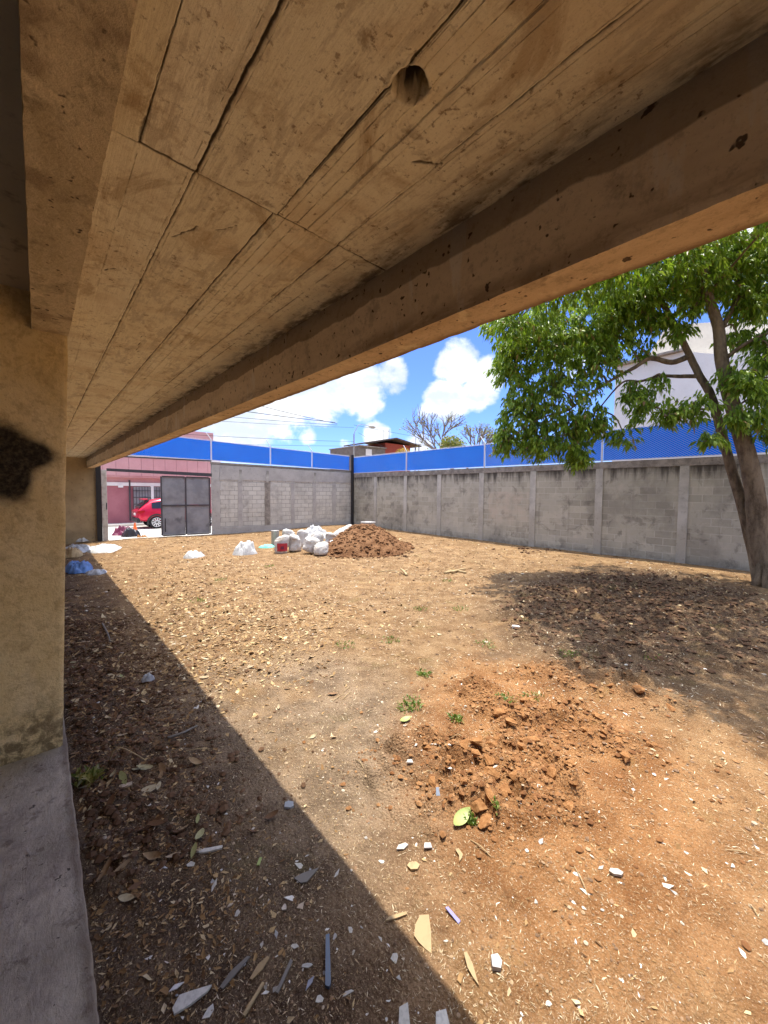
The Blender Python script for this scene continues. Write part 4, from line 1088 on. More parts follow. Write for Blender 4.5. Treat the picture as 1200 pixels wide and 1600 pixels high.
# hanging left mass
for px, py, d, r, k in ((905, 520, 9.2, .80, 130), (850, 545, 9.3, .75, 120), (800, 575, 9.4, .50, 85), (815, 640, 9.4, .62, 110), (870, 610, 9.2, .80, 140), (930, 570, 9.1, .62, 90), (790, 690, 9.5, .34, 50), (840, 690, 9.3, .48, 80), (885, 680, 9.1, .50, 80), (925, 660, 9.0, .45, 60), (905, 715, 9.0, .30, 30), (800, 545, 9.5, .40, 60), (955, 520, 9.0, .55, 70)):
    C3(px, py, d, r, r, r*1.05, k)
for px, py, d, r, k in ((990, 480, 8.9, .55, 60), (1020, 450, 8.7, .60, 60), (1070, 420, 8.5, .65, 80), (1120, 400, 8.3, .60, 75), (1180, 400, 8.1, .60, 80), (1230, 440, 7.9, .7, 90), (1170, 470, 8.0, .45, 40), (1195, 530, 7.8, .45, 45), (1195, 620, 7.7, .35, 26), (1230, 590, 7.7, .6, 60), (960, 470, 9.0, .55, 70), (1090, 640, 7.9, .36, 26), (1045, 650, 8.0, .34, 30), (1150, 655, 7.6, .28, 22), (1110, 690, 7.5, .22, 16), (1000, 640, 8.4, .30, 22), (975, 680, 8.7, .30, 18), (1140, 590, 7.8, .30, 16), (1040, 505, 8.5, .30, 18), (1010, 500, 8.7, .45, 45), (1150, 440, 8.1, .55, 60), (1185, 480, 7.9, .45, 45), (1095, 450, 8.2, .5, 50), (1165, 600, 7.6, .34, 30), (1200, 560, 7.5, .4, 36), (1060, 520, 8.3, .28, 20), (1185, 655, 7.5, .26, 22), (990, 615, 8.6, .34, 26), (1030, 600, 8.4, .22, 12), (1005, 545, 8.9, .28, 14), (1085, 480, 8.2, .34, 22), (1200, 680, 7.7, .22, 12), (1150, 520, 8.1, .3, 14)):
    C3(px, py, d, r, r, r*.8, k)
# upper crown above the beam line: throws the shade on the yard
for (x, y, z, r, k) in ((9.8, 2.0, 7.0, 1.2, 130), (8.6, 3.0, 6.6, 1.1, 120), (7.6, 3.6, 6.3, 1.0, 110), (6.7, 2.6, 6.6, 1.0, 110), (7.6, 1.6, 7.0, 1.2, 130), (8.8, .8, 7.2, 1.2, 120), (6.2, 1.2, 6.7, .9, 100), (5.8, 2.0, 6.3, .7, 80), (6.9, .2, 7.0, .9, 90), (10.6, .6, 7.4, 1.2, 120), (10.4, 3.0, 6.6, 1.0, 90), (8.0, 4.7, 5.8, .8, 80), (9.3, 4.6, 5.9, .9, 80), (11.2, 4.0, 6.0, .8, 70), (11.6, 2.0, 7.0, 1.0, 90), (9.8, -.6, 7.0, 1.0, 90), (8.2, -.5, 7.0, .9, 80), (5.5, .6, 6.6, .6, 50), (11.5, -.3, 6.8, 1.0, 80)):
    cl.append((Vector((x, y, z)), (r, r, r*.7), int(k*1.5)))
LP = []; LD = []
tips_all = [q for Q in ends for q in Q] + [Vector(p) for p in main[6:]] + [Vector(p) for p in second[6:]]
for c, r, k in cl:
    near = min(tips_all, key=lambda q: (q - c).length)
    mid = (near + c)/2 + Vector((R.uniform(-.1, .1), R.uniform(-.1, .1), .12))
    branch(tk, [near, mid, c], .026, .010, 5, 0)
    for j in range(k):
        v = Vector((R.gauss(0, 1), R.gauss(0, 1), R.gauss(0, 1))).normalized()*(R.random()**.42)
        tip = c + Vector((v.x*r[0], v.y*r[1], v.z*r[2]))
        if j % 5 == 0:
            st_ = c + (tip - c)*.15; tk.tube([st_, (st_ + tip)/2 + Vector((0, 0, .05)), tip], [.008, .006, .003], 4, False)
        ax_ = Vector((v.x + R.uniform(-.5, .5), v.y + R.uniform(-.5, .5), -.35 + R.uniform(-.4, .3))).normalized()
        for q in range(R.randint(11, 15)):
            LP.append(tip + ax_*R.uniform(-.18, .10) + Vector((R.uniform(-.05, .05), R.uniform(-.05, .05), R.uniform(-.05, .05))))
            LD.append((ax_ + Vector((R.uniform(-1, 1), R.uniform(-1, 1), R.uniform(-1.5, .15)))*.9))
tk.build('trunk', M['bark'], tree, smooth=True)
V, F = leaf_cloud(np.array([tuple(p) for p in LP]), np.array([tuple(p) for p in LD]), .125, .026, .28, RN)
np_mesh('crown', V - np.array(base), F, M['leaf'], tree)

# bare tree beyond the wall
def bare_tree(px, py_top, Y, hgt_px, seed):
    rr = random.Random(seed); b0 = at_Y(px, 712, Y); top = at_Y(px, py_top, Y)
    root = thing('bare_tree', 'bare grey branching tree beyond the wall left of the leafy tree', 'tree', (b0.x, Y, -.1))
    mb = MB(); tips = []
    def grow(p, d, L, r, lev):
        q = p + d*L; mb.tube([p, (p + q)/2 + Vector((rr.uniform(-1, 1), rr.uniform(-1, 1), rr.uniform(-1, 1)))*L*.06, q], [r, r*.85, r*.7], 5 if lev < 3 else 4, False)
        if lev == 6: tips.append(q); return
        if lev >= 4: tips.append(q)
        for k in range(3 if lev in (1, 2, 3, 4) else 2):
            e = (d + Vector((rr.uniform(-1, 1), rr.uniform(-1, 1), rr.uniform(-.45, .75)))*.72).normalized()
            grow(q, e, L*rr.uniform(.64, .86), r*.69, lev + 1)
    Ht = top.z + .1
    grow(Vector((b0.x, Y, -.1)), Vector((.02, 0, 1)).normalized(), Ht*.30, .20, 0)
    mb.build('trunk', M['drytwig'], root)
    t2 = [t for t in tips if t.z < top.z*.93] or tips
    n = 900; idx = [rr.randrange(len(t2)) for _ in range(n)]
    P = np.array([tuple(t2[i] + Vector((rr.uniform(-.25, .25), rr.uniform(-.25, .25), rr.uniform(-.25, .2)))) for i in idx])
    V, F = leaf_cloud(P, RN.normal(size=(n, 3)), .16, .05, .1, RN)
    np_mesh('foliage', V - np.array(root.location), F, M['yleaf'], root)
bare_tree(728, 640, 20.0, 0, 5)
def low_tree(px, py, Y, r, label, seed):
    rr = np.random.default_rng(seed); c = at_Y(px, py, Y)
    root = thing('sparse_tree', label, 'tree', (c.x, Y, -.1))
    n = 1600; q = rr.normal(size=(n, 3)); q /= np.linalg.norm(q, axis=1)[:, None]; q *= (rr.random(n)**.45)[:, None]*r
    q = q*np.array([1.2, 1, .75]) + np.array([0, 0, c.z + .1]); V, F = leaf_cloud(q, rr.normal(size=(n, 3)), .17, .05, .2, rr)
    np_mesh('crown', V, F, M['yleaf'], root)
    mb = MB(); mb.tube([(c.x, Y, -.1), (c.x, Y, c.z - r*.3)], [.14, .08], 7)
    for k in range(9):
        t = k*.7; mb.tube([(c.x, Y, c.z - r*.4), (c.x + math.cos(t)*r*.6, Y + math.sin(t)*r*.6, c.z + r*.3*math.sin(k*1.7))], [.05, .015], 5)
    mb.build('trunk', M['drytwig'], root)
low_tree(706, 695, 19.0, .95, 'low yellowish tree just over the blue fence below the bare tree', 3)

# street lamp beyond the corner, cables
lp = at_Y(553, 690, 22.0)
sl = thing('street_lamp', 'grey street lamp with curved arm rising beyond the wall corner', 'street lamp', (lp.x, 22, -.06))
hd = at_Y(581, 667, 22.0); tp = at_Y(553, 676, 22.0)
MB().tube([(lp.x, 22, -.06), (lp.x, 22, tp.z - .1)], [.06, .045], 8).build('pole', M['lamphead'], sl)
branch_mb = MB(); branch(branch_mb, [(lp.x, 22, tp.z - .15), (lp.x + .12, 22, tp.z + .15), (lp.x + .5, 22, hd.z + .03), (hd.x - .2, 22, hd.z + .02)], .025, .02, 7, 0); branch_mb.build('arm', M['lamphead'], sl)
mb = MB(); ns = 10; prof = [(-.28, .03), (-.2, .09), (0, .13), (.2, .12), (.32, .05)]
vs = []; 
for dx, r in prof:
    for k in range(ns): t = 2*math.pi*k/ns; vs.append((hd.x + dx, 22 + r*math.cos(t), hd.z + .75*r*math.sin(t)))
mb.add(vs, [(i*ns+k, i*ns+(k+1)%ns, (i+1)*ns+(k+1)%ns, (i+1)*ns+k) for i in range(4) for k in range(ns)] + [tuple(range(ns)), tuple(4*ns+k for k in range(ns))])
mb.build('lamp_head', M['lamphead'], sl, smooth=True)

def cable(name, p, q, sag, r, label):
    p = Vector(p); q = Vector(q); n = 24
    pts = [p.lerp(q, i/n) - Vector((0, 0, 4*sag*(i/n)*(1 - i/n))) for i in range(n + 1)]
    o = MB(); o.tube(pts, r*.7, 5); tag(o.build(name, M['cable'], origin=tuple(p)), label, 'cable', 'overhead cables above the street')
tpole = Vector((lp.x, 22, tp.z - .2))
for i, (pa, pb_, sag, r, lab) in enumerate((
    ((250, 590), (527, 662), .12, .022, 'upper black cable slanting down left of the far street lamp'),
    ((250, 622), (524, 660), .08, .026, 'thick black cable running just below the upper slanting one'),
    ((250, 640), (527, 664), .06, .016, 'thin cable ending at the splice under the large white cloud'),
    ((250, 652), (553, 668), .05, .012, 'faint nearly level cable across the sky behind the blue fence'),
    ((250, 676), (553, 690), .06, .014, 'lower faint cable sagging just above the small round cloud'),
    ((250, 690), (553, 697), .05, .012, 'lowest faint cable close above the top of the blue fence'))):
    e = at_Y(*pb_, 21.8)
    cable('power_cable', at_Y(*pa, 21.0), e, sag, r, lab)
cable('power_cable', at_Y(553, 664, 22), at_Y(800, 706, 30), .15, .016, 'long cable running right from the street lamp over the red house')
cable('power_cable', at_Y(560, 676, 22), at_Y(606, 702, 22), .02, .014, 'short slanting cable below the street lamp head')

# ================================================================ MOUND, SACKS, RUBBISH
mc = at_z(568, 856, .1)
def Hm(x, y): return h1(x, y)
gxs = np.linspace(-1.9, 1.9, 120); MX, MY = np.meshgrid(gxs, gxs); mx = MX.ravel(); my = MY.ravel()
# ridge axis: seen wide; peak offset to the right
rr_ = np.hypot(mx, my)*(1 + .35*fbm(mx, my, 1.4, 3, 5))
hm = 1.02*np.clip(1 - rr_/1.6, 0, 1)**.95
hm = np.minimum(hm, .80 + .12*fbm(mx, my, 3, 2, 8))
hm = hm + (hm > .01)*(.16*np.abs(fbm(mx, my, 5, 4, 6, .6)) + .05*fbm(mx, my, 14, 3, 7, .6))*np.clip(hm*6, 0, 1)
zb_ = H(mx + mc.x, my + mc.y)
hz = np.where(rr_ < 1.62, zb_ + hm, zb_ - .08)
mo = thing('dirt_mound', 'big heap of loose brown earth in front of the far wall corner', 'mound', (mc.x, mc.y, 0))
grid_mesh('heap', np.stack([mx + mc.x, my + mc.y, hz], -1), 120, 120, M['mound'], mo, True)
def rock_proto(seed):
    # an angular broken lump: hull of scattered points, its facets roughened
    rr = random.Random(seed); bm = bmesh.new()
    for i in range(15):
        v = Vector((rr.gauss(0, 1), rr.gauss(0, 1), rr.gauss(0, 1))).normalized()*rr.uniform(.62, 1.08); bm.verts.new((v.x*1.15, v.y*.9, v.z*.85))
    bmesh.ops.convex_hull(bm, input=bm.verts)
    bmesh.ops.delete(bm, geom=[v for v in bm.verts if not v.link_faces], context='VERTS')
    bmesh.ops.triangulate(bm, faces=bm.faces)
    bmesh.ops.subdivide_edges(bm, edges=bm.edges, cuts=2, use_grid_fill=True)
    for v in bm.verts: v.co *= 1 + rr.uniform(-.07, .05)
    me = bpy.data.meshes.new('clod'); bm.to_mesh(me); bm.free(); return me
def scatter_np(protoV, protoF, P, S, rng, flat=.75):
    n = len(P); a = rng.random(n)*6.283; ca, sa = np.cos(a), np.sin(a)
    sx = S*(.7 + .6*rng.random(n)); sy = S*(.7 + .6*rng.random(n)); sz = S*flat*(.6 + .6*rng.random(n))
    v = protoV[None]*np.stack([sx, sy, sz], -1)[:, None]
    x = v[..., 0]*ca[:, None] - v[..., 1]*sa[:, None]; y = v[..., 0]*sa[:, None] + v[..., 1]*ca[:, None]
    V = np.stack([x, y, v[..., 2]], -1) + P[:, None]
    F = protoF[None] + (np.arange(n)*len(protoV))[:, None, None]
    return V.reshape(-1, 3), F.reshape(-1, protoF.shape[1])
OV = np.array([(1, 0, 0), (0, 1, 0), (-1, 0, 0), (0, -1, 0), (.2, .1, 1), (-.1, .2, -1), (.75, .7, .35), (-.7, .65, .3), (-.65, -.75, .4), (.7, -.7, .3)], float)*np.array([1, 1, 1])
def hull(V):
    bm = bmesh.new()
    for v in V: bm.verts.new(v)
    bmesh.ops.convex_hull(bm, input=bm.verts); bmesh.ops.triangulate(bm, faces=bm.faces)
    bm.verts.ensure_lookup_table(); bm.verts.index_update()
    VV = np.array([v.co[:] for v in bm.verts]); FF = np.array([[v.index for v in f.verts] for f in bm.faces]); bm.free(); return VV, FF
OV, OF = hull(OV)
# lumps on the heap
n = 900; a = RN.random(n)*6.283; rr0 = RN.random(n)**.6*1.75
lx, ly = np.cos(a)*rr0, np.sin(a)*rr0
def mound_z(lx, ly):
    r_ = np.hypot(lx, ly)*(1 + .35*fbm(lx, ly, 1.4, 3, 5)); h = 1.02*np.clip(1 - r_/1.6, 0, 1)**.95; h = np.minimum(h, .80 + .12*fbm(lx, ly, 3, 2, 8))
    return H(lx + mc.x, ly + mc.y) + h
lz = mound_z(lx, ly) + .03
V, F = scatter_np(OV, OF, np.stack([lx, ly, lz], -1), .018 + .05*RN.random(n)**2.5, RN)
lo_ = np_mesh('loose_lumps', V, F, M['mound'], mo); tag(lo_, kind='stuff')

def sack(px, py, w, hgt, lean, label, rot=0, lie=False, fat=.75, mat='sack', dz=0):
    p = at_z(px, py, .1); z0 = h1(p.x, p.y) - .02 + dz
    mb = MB(); n = 36; key = [(.78, 0), (1.0, .05), (1.06, .2), (1.03, .45), (1.0, .65), (.97, .8), (.86, .92), (.60, .99), (.15, 1.0)]
    sd = R.random()*50; vs = []; m = 26; prof = []
    for i in range(m):
        t = i/(m-1)*(len(key)-1); k0 = min(int(t), len(key)-2); u = t - k0
        prof.append((key[k0][0]*(1-u) + key[k0+1][0]*u, key[k0][1]*(1-u) + key[k0+1][1]*u))
    th = np.arange(n)*2*math.pi/n
    for i, (r, t) in enumerate(prof):
        wr = .16*np.abs(fbm(np.cos(th)*1.5 + sd, np.sin(th)*1.5 + t*1.2, 2.2, 4, 3, .6))*2 + .10*fbm(np.cos(th)*.8 + sd, np.sin(th)*.8 + t*3.0, 1.5, 3, 9)*2
        for k in range(n):
            wv = 1.03 - wr[k] + .06*math.sin(2*th[k] + sd)
            sag = 1 + .12*math.sin(t*5 + sd)
            vs.append(Vector((math.cos(th[k])*r*w/2*wv*sag + .10*w*math.sin(t*3 + sd), math.sin(th[k])*r*w/2*fat*wv, t*hgt*(1 - .10*(.5 + .5*math.cos(th[k] + sd))*(t > .75)))))
    vs.append(Vector((0, 0, 0)))
    fs = [(i*n+k, i*n+(k+1)%n, (i+1)*n+(k+1)%n, (i+1)*n+k) for i in range(len(prof)-1) for k in range(n)] + [(len(vs)-1, (k+1)%n, k) for k in range(n)] + [tuple((len(prof)-1)*n + k for k in range(n))]
    Rm = Matrix.Rotation(rot, 3, 'Z') @ (Matrix.Rotation(rad(78 if lie else 0), 3, 'Y') @ Matrix.Rotation(lean, 3, 'Y'))
    wv = [Rm @ v for v in vs]; mz = min(v.z for v in wv)
    mb.add([p + Vector((v.x, v.y, v.z - mz + z0 - p.z)) for v in wv], fs)
    return mb, (p.x, p.y, z0), label, Rm, (w, hgt, fat)
def put_sack(*a, **k):
    mb, o, label, Rm, dim = sack(*a, **k)
    s = mb.build('sack', M[k.get('mat', 'sack')], origin=o, smooth=True); tag(s, label, 'sack', 'white sacks beside the dirt mound')
    return s, o
s1, o1 = put_sack(441, 860, .44, .60, 0, 'white sack with a red printed square, leftmost of the sack row')
vdir = Vector((CAM.x - o1[0], CAM.y - o1[1], 0)).normalized(); sdv = Vector((-vdir.y, vdir.x, 0))
mb = MB(); c0 = Vector(o1) + vdir*.235
vs = []; 
for j in range(2):
    for i in range(7):
        t = (i - 3)/3; vs.append(c0 + sdv*t*.16 - vdir*(.07*t*t - .012) + Vector((0, 0, .10 + .25*j)))
mb.add(vs, [(i, i+1, 8+i, 7+i) for i in range(6)]); mb.build('printed_label', M['redlabel'], s1)
mb = MB(); vs = []
for j in range(2):
    for i in range(4):
        t = (i - 1.5)/3.2; vs.append(c0 + sdv*t*.11 - vdir*(.07*t*t*.1 - .017) + Vector((0, 0, .17 + .09*j)))
mb.add(vs, [(i, i+1, 5+i, 4+i) for i in range(3)]); mb.build('print_mark', M['maroon'], s1)
put_sack(460, 858, .48, .56, .10, 'crumpled greyish sack second from the left in the sack row', .6)
put_sack(482, 861, .46, .50, .42, 'sack tilted to the right with its dark mouth toward the mound', -.5)
put_sack(502, 863, .54, .42, .12, 'dusty beige sack standing nearest the mound in the front row', .9)
put_sack(450, 850, .52, .62, -.08, 'bulging white sack behind the one with the red square', .2)
put_sack(473, 850, .54, .60, .05, 'clean white sack standing behind the crumpled greyish sack', 1.2)
put_sack(495, 852, .55, .56, -.12, 'white sack in the back row behind the dusty beige one', .4)
put_sack(517, 854, .55, .54, .2, 'white sack half buried by the left foot of the mound', 1.0)
put_sack(524, 849, .40, .78, .95, 'white sack slumped with its end raised toward the corner pole', -.62, dz=.15)
put_sack(530, 852, .36, .80, 1.1, 'long white sack lying against the back slope of the mound', -.62, dz=.25)
# grey drum left of the sacks, pail behind the mound
p = at_z(430, 849, .1); z0 = h1(p.x, p.y)
mb = MB(); mb.lathe([(0, 0), (.13, 0), (.14, .02), (.14, .5), (.15, .52), (.13, .52), (.12, .1), (0, .1)], (p.x, p.y, z0), 18); tag(mb.build('drum', M['bucket'], origin=(p.x, p.y, z0), smooth=True), 'narrow grey drum standing left of the sack row', 'drum')
p = at_z(575, 838, .2); z0 = h1(p.x, p.y)
mb = MB(); mb.lathe([(0, 0), (.24, 0), (.25, .02), (.29, .62), (.31, .66), (.27, .66), (.22, .1), (0, .1)], (p.x, p.y, z0), 18); tag(mb.build('pail', M['bucket'], origin=(p.x, p.y, z0), smooth=True), 'grey pail peeking over the top of the mound', 'pail')

def crumple(px, py, rx, ry, h, mat, name, label, cat, seed, n=34, zoff=0, folds=4.0, group=None):
    """draped film or bag: noisy height field with a ragged outline"""
    p = at_z(px, py, .05); u, v = np.meshgrid(np.linspace(-1, 1, n), np.linspace(-1, 1, n)); u = u.ravel(); v = v.ravel()
    r_ = np.maximum(np.abs(u), np.abs(v)); th = np.arctan2(v, u)
    ru = np.where(r_ > 0, np.hypot(u, v), 1); k = np.where(ru > 0, r_/np.maximum(ru, 1e-6), 1)
    edge = 1 + .45*fbm(np.cos(th)*1.2 + seed, np.sin(th)*1.2, 1.3, 3, seed)
    x = u*k*rx*edge; y = v*k*ry*edge
    zz = h*(1 - r_**4)*(.62 + 1.3*fbm(x/rx, y/ry, folds*.45, 3, seed + 3)) + h*1.1*np.abs(fbm(x/rx, y/ry, folds*.8, 4, seed + 9))*(1 - r_**3)
    z = H(x + p.x, y + p.y) + np.maximum(zz, 0) + .006 + zoff
    z = np.where(r_ > .99, H(x + p.x, y + p.y) - .01 + zoff, z)
    V = np.stack([x, y, z], -1); i = np.arange(n - 1)[:, None]*n + np.arange(n - 1)[None, :]
    F = np.stack([i, i + 1, i + 1 + n, i + n], -1).reshape(-1, 4)
    z0 = h1(p.x, p.y); V[:, 2] -= z0
    o = np_mesh(name, V, F, M[mat], None, True); o.location = (p.x, p.y, z0)
    return tag(o, label, cat, group)
crumple(492, 850, .55, .45, .42, 'whitebag', 'plastic_bag', 'big crumpled white bag slumped in the middle of the sack heap', 'plastic bag', 61, 40, .25)
crumple(519, 858, .45, .40, .36, 'whitebag', 'plastic_bag', 'crumpled white bag pressed against the left foot of the mound', 'plastic bag', 67, 36, .05)
crumple(383, 864, .36, .30, .36, 'whitebag', 'plastic_bag', 'white plastic bag slumped on soil nearest the sack row', 'plastic bag', 3)
crumple(304, 868, .30, .24, .17, 'whitebag', 'plastic_bag', 'flat white plastic bag on soil in front of the grey gate leaf', 'plastic bag', 7)
crumple(418, 855, .30, .22, .10, 'turq', 'plastic_sheet', 'turquoise sheet lying on soil beside the sack with red print', 'plastic sheet', 12)
crumple(120, 858, .42, .95, .16, 'greybag', 'plastic_sheet', 'grey milky plastic sheeting heaped in the shade by the bucket', 'plastic sheet', 21, 44, .02)
crumple(162, 858, .45, .85, .12, 'whitebag', 'plastic_sheet', 'white sunlit plastic sheeting spread beside the pale gate post', 'plastic sheet', 27, 44, .015)
crumple(128, 846, .28, .5, .22, 'whitebag', 'plastic_bag', 'small white bag lying against the foot of the bucket', 'plastic bag', 29, 34, .06)
crumple(124, 888, .28, .55, .20, 'bluebag', 'plastic_bag', 'light blue plastic bag crumpled in the shade along the floor edge', 'plastic bag', 33, 38, .03)
crumple(150, 892, .22, .30, .08, 'greybag', 'plastic_sheet', 'torn clear plastic film beside the light blue bag', 'plastic sheet', 37, 30, .01)
crumple(113, 868, .25, .35, .26, 'wood', 'cardboard', 'brown crumpled cardboard in the shade behind the light blue bag', 'cardboard', 41, 30, .03)
crumple(231, 1060, .06, .045, .05, 'greybag', 'plastic_cup', 'crushed whitish blue plastic cup among dry leaves in the shade', 'plastic cup', 43, 24, .03)
crumple(192, 832, .42, .40, .46, 'maroon', 'bin_bag', 'maroon rubbish bag slumped in the open gateway', 'rubbish bag', 51, 30)
crumple(206, 834, .38, .34, .40, 'blackbag', 'bin_bag', 'black rubbish bag beside the maroon one in the gateway', 'rubbish bag', 53, 30)
crumple(222, 838, .25, .20, .22, 'clod', 'rubble', 'brown lump of rubble right of the black rubbish bag', 'rubble', 57, 24)
p = at_z(211, 829, .0); z0 = h1(p.x, p.y)
mb = MB(); mb.box((p.x - .16, p.y - .16, z0), (p.x + .16, p.y + .16, z0 + .03)); mb.lathe([(.12, .03), (.03, .5), (.0, .5)], (p.x, p.y, z0), 14)
tag(mb.build('traffic_cone', M['orange'], origin=(p.x, p.y, z0)), 'small orange cone standing behind the black rubbish bag', 'cone')
p = at_z(142, 841, .08); z0 = h1(p.x, p.y)
bk = thing('bucket', 'pale plastic bucket by the black gate post in the shade', 'bucket', (p.x, p.y, z0))
mb = MB(); mb.lathe([(0, 0), (.17, 0), (.18, .02), (.215, .42), (.23, .44), (.225, .46), (.205, .46), (.17, .06), (0, .06)], (p.x, p.y, z0), 24); mb.build('tub', M['bucket'], bk, smooth=True)
hb = MB(); hb.tube([(p.x + .22*math.cos(t), p.y + .05, z0 + .43 - .16*math.sin(t)) for t in [math.pi*i/10 for i in range(11)]], .006, 5); hb.build('handle', M['darkmetal'], bk)

# ================================================================ LITTER
FWD = Vector((.666, .746))
def radial(n, rmin, rmax, amin, amax, power=1.0):
    """positions round the camera foot, denser close by; angles in degrees from +Y toward +X"""
    u = RN.random(n); r = rmin*(rmax/rmin)**(u**power); a = np.radians(amin + (amax - amin)*RN.random(n))
    return np.sin(a)*r, np.cos(a)*r, r
def inside(x, y):
    ok = (x > .13) & (x < 12.7) & (y < wall_y(x) - .1) & (y > -1)
    return ok
# dry leaf litter (stuff)
def litter(name, n, size, mat, dens, kind_label, flat=.28, rmin=1.0, rmax=24, power=1.0, thin=.45, curl=.5):
    x, y, r = radial(n, rmin, rmax, 0, 100, power); ok = inside(x, y); x, y, r = x[ok], y[ok], r[ok]
    ok = RN.random(len(x)) < dens(x, y); x, y, r = x[ok], y[ok], r[ok]; n = len(x)
    s = size*(.35 + RN.random(n)**3*1.6)*np.clip(r/4.0, .55, 1.6)
    a = RN.random(n)*6.283; d = np.stack([np.cos(a), np.sin(a), np.zeros(n)], -1); p = np.stack([-np.sin(a), np.cos(a), np.zeros(n)], -1)
    tl = RN.normal(size=n)*flat; d[:, 2] = tl; rl = RN.normal(size=n)*flat; p[:, 2] = rl
    z = H(x, y) + .002 + s*.30*np.abs(tl)
    c = np.stack([x, y, z], -1); L = s[:, None]; Wd = (s*thin*(.6 + .8*RN.random(n)))[:, None]
    cz = np.zeros((n, 3)); cz[:, 2] = s*curl*.35*RN.random(n)
    k1, k2 = (RN.random((n, 1)) - .5)*.9, (RN.random((n, 1)) - .5)*.9; q1, q2 = .5 + RN.random((n, 1)), .5 + RN.random((n, 1))
    V = np.stack([c - d*L + p*Wd*k2, c + d*L*k1 + p*Wd*q1 + cz, c, c - p*Wd*q2 + d*L*k2 + cz, c + d*L + cz + p*Wd*k1], 1).reshape(-1, 3)
    F = (np.array([[0, 2, 1], [0, 3, 2], [2, 4, 1], [3, 4, 2]])[None] + (np.arange(n)*5)[:, None, None]).reshape(-1, 3)
    o = np_mesh(name, V, F, M[mat]); tag(o, kind_label, name.replace('_', ' '), None, 'stuff'); return o
def dens_leaf(x, y):
    band = np.exp(-((x - 1.5 - .25*(y - 4))/1.1)**2)*sstep(3.0, 4.5, y)          # leaf drift along the shade line
    heap = sstep(1.1, .3, x)*sstep(1.2, 2.2, y)*sstep(11, 7, y)
    field = (.12 + .24*sstep(6, 2.5, x))*sstep(3.5, 5.5, y)*(.4 + 1.2*np.clip(fbm(x, y, .8, 3, 19) + .5, 0, 1))
    tr = .35*sstep(6, 8, x)
    near = .014 + .04*np.clip(fbm(x, y, 1.5, 2, 3)*3, 0, 1)
    return np.clip(.8*band + .9*heap + field + tr + near, 0, 1)*(1 - .75*dug(x, y))
litter('dry_leaf_litter', 120000, .019, 'drystraw', dens_leaf, 'dry brown leaf litter strewn over the yard soil', rmin=1.1)
litter('straw_litter', 210000, .0125, 'straw', lambda x, y: np.clip(.45 + .8*fbm(x, y, 1.2, 3, 23) + .3*sstep(4, 6, y) - .35*sstep(1.3, .9, x), 0, 1)*(1 - .6*dug(x, y)), 'pale straw bits and chaff scattered over the soil', .3, 1.0, 20, 1.25, .14, .3)
# grit (stuff)
x, y, r = radial(90000, .85, 16, -5, 112, 1.15); ok = inside(x, y); x, y, r = x[ok], y[ok], r[ok]
ok = RN.random(len(x)) < np.clip(.55 + 1.3*fbm(x, y, 1.6, 3, 29), .12, 1); x, y, r = x[ok], y[ok], r[ok]
S = (.0020 + .0085*RN.random(len(x))**13)*np.clip(r/2.2, .7, 3.5)
V, F = scatter_np(OV, OF, np.stack([x, y, H(x, y) + S*.2], -1), S, RN, .6)
tag(np_mesh('grit', V, F, M['grit']), 'fine stones and pale grit over the yard soil', 'grit', None, 'stuff')
# crumbs of dug earth (stuff)
n = 9000; x = 2.95 + RN.normal(size=n)*.85; y = 1.45 + RN.normal(size=n)*.70; ok = (RN.random(n) < dug(x, y) + .10) & (x > 1.3); x, y = x[ok], y[ok]
n2 = 6000; x2 = 7.4 + RN.normal(size=n2)*1.8; y2 = 2.3 + RN.normal(size=n2)*1.2; n3 = 3500; x3 = .15 + np.abs(RN.normal(size=n3))*.45; y3 = 2.2 + RN.random(n3)*5
ok3 = inside(x2, y2) & (((x2 - 7.8)/3.0)**2 + ((y2 - 2.0)/1.9)**2 < 1.1); x2, y2 = x2[ok3], y2[ok3]
S = .004 + .018*RN.random(len(x))**4; S = S*np.where(x > 5.2, 1.8, 1)
V, F = scatter_np(OV, OF, np.stack([x, y, H(x, y) + S*.25], -1), S, RN, .8)
tag(np_mesh('soil_crumbs', V, F, M['crumb']), 'crumbs of loosened earth over the dug ground', 'soil crumbs', None, 'stuff')
x3 = np.concatenate([x3, x2]); y3 = np.concatenate([y3, y2])
S3 = .006 + .022*RN.random(len(x3))**3; S3 = S3*np.where(x3 > 4, 1.5, 1)
V, F = scatter_np(OV, OF, np.stack([x3, y3, H(x3, y3) + S3*.25], -1), S3, RN, .8)
tag(np_mesh('humus_crumbs', V, F, M['darkclod']), 'dark crumbly humus along the shaded floor edge and under the tree', 'humus', None, 'stuff')

# individual clods
protos = [rock_proto(100 + i) for i in range(7)]
for me in protos: me.materials.append(M['clod'])
dprotos = [rock_proto(200 + i) for i in range(4)]
for me in dprotos: me.materials.append(M['darkclod'])
def put(me, name, x, y, s, label, cat, group=None, sink=.35, zs=.75, rx=None):
    o = bpy.data.objects.new(name, me); COL.objects.link(o)
    o.location = (x, y, h1(x, y) + s*zs*(1 - 2*sink)*.6); o.rotation_euler = (R.uniform(-.4, .4) if rx is None else rx, R.uniform(-.4, .4) if rx is None else 0, R.uniform(0, 6.28))
    o.scale = (s*R.uniform(.8, 1.3), s*R.uniform(.75, 1.1), s*zs)
    return tag(o, label, cat, group)
cnt = 0
while cnt < 140:
    x = 2.95 + R.gauss(0, .75); y = 1.45 + R.gauss(0, .6)
    if float(dug(np.array([x]), np.array([y]))[0]) > R.random() and x > 1.45:
        put(R.choice(protos), 'soil_clod', x, y, .014 + .048*R.random()**3, 'rough reddish soil clod lying in the sunlit dug patch', 'soil clod', 'soil clods of the dug patch'); cnt += 1
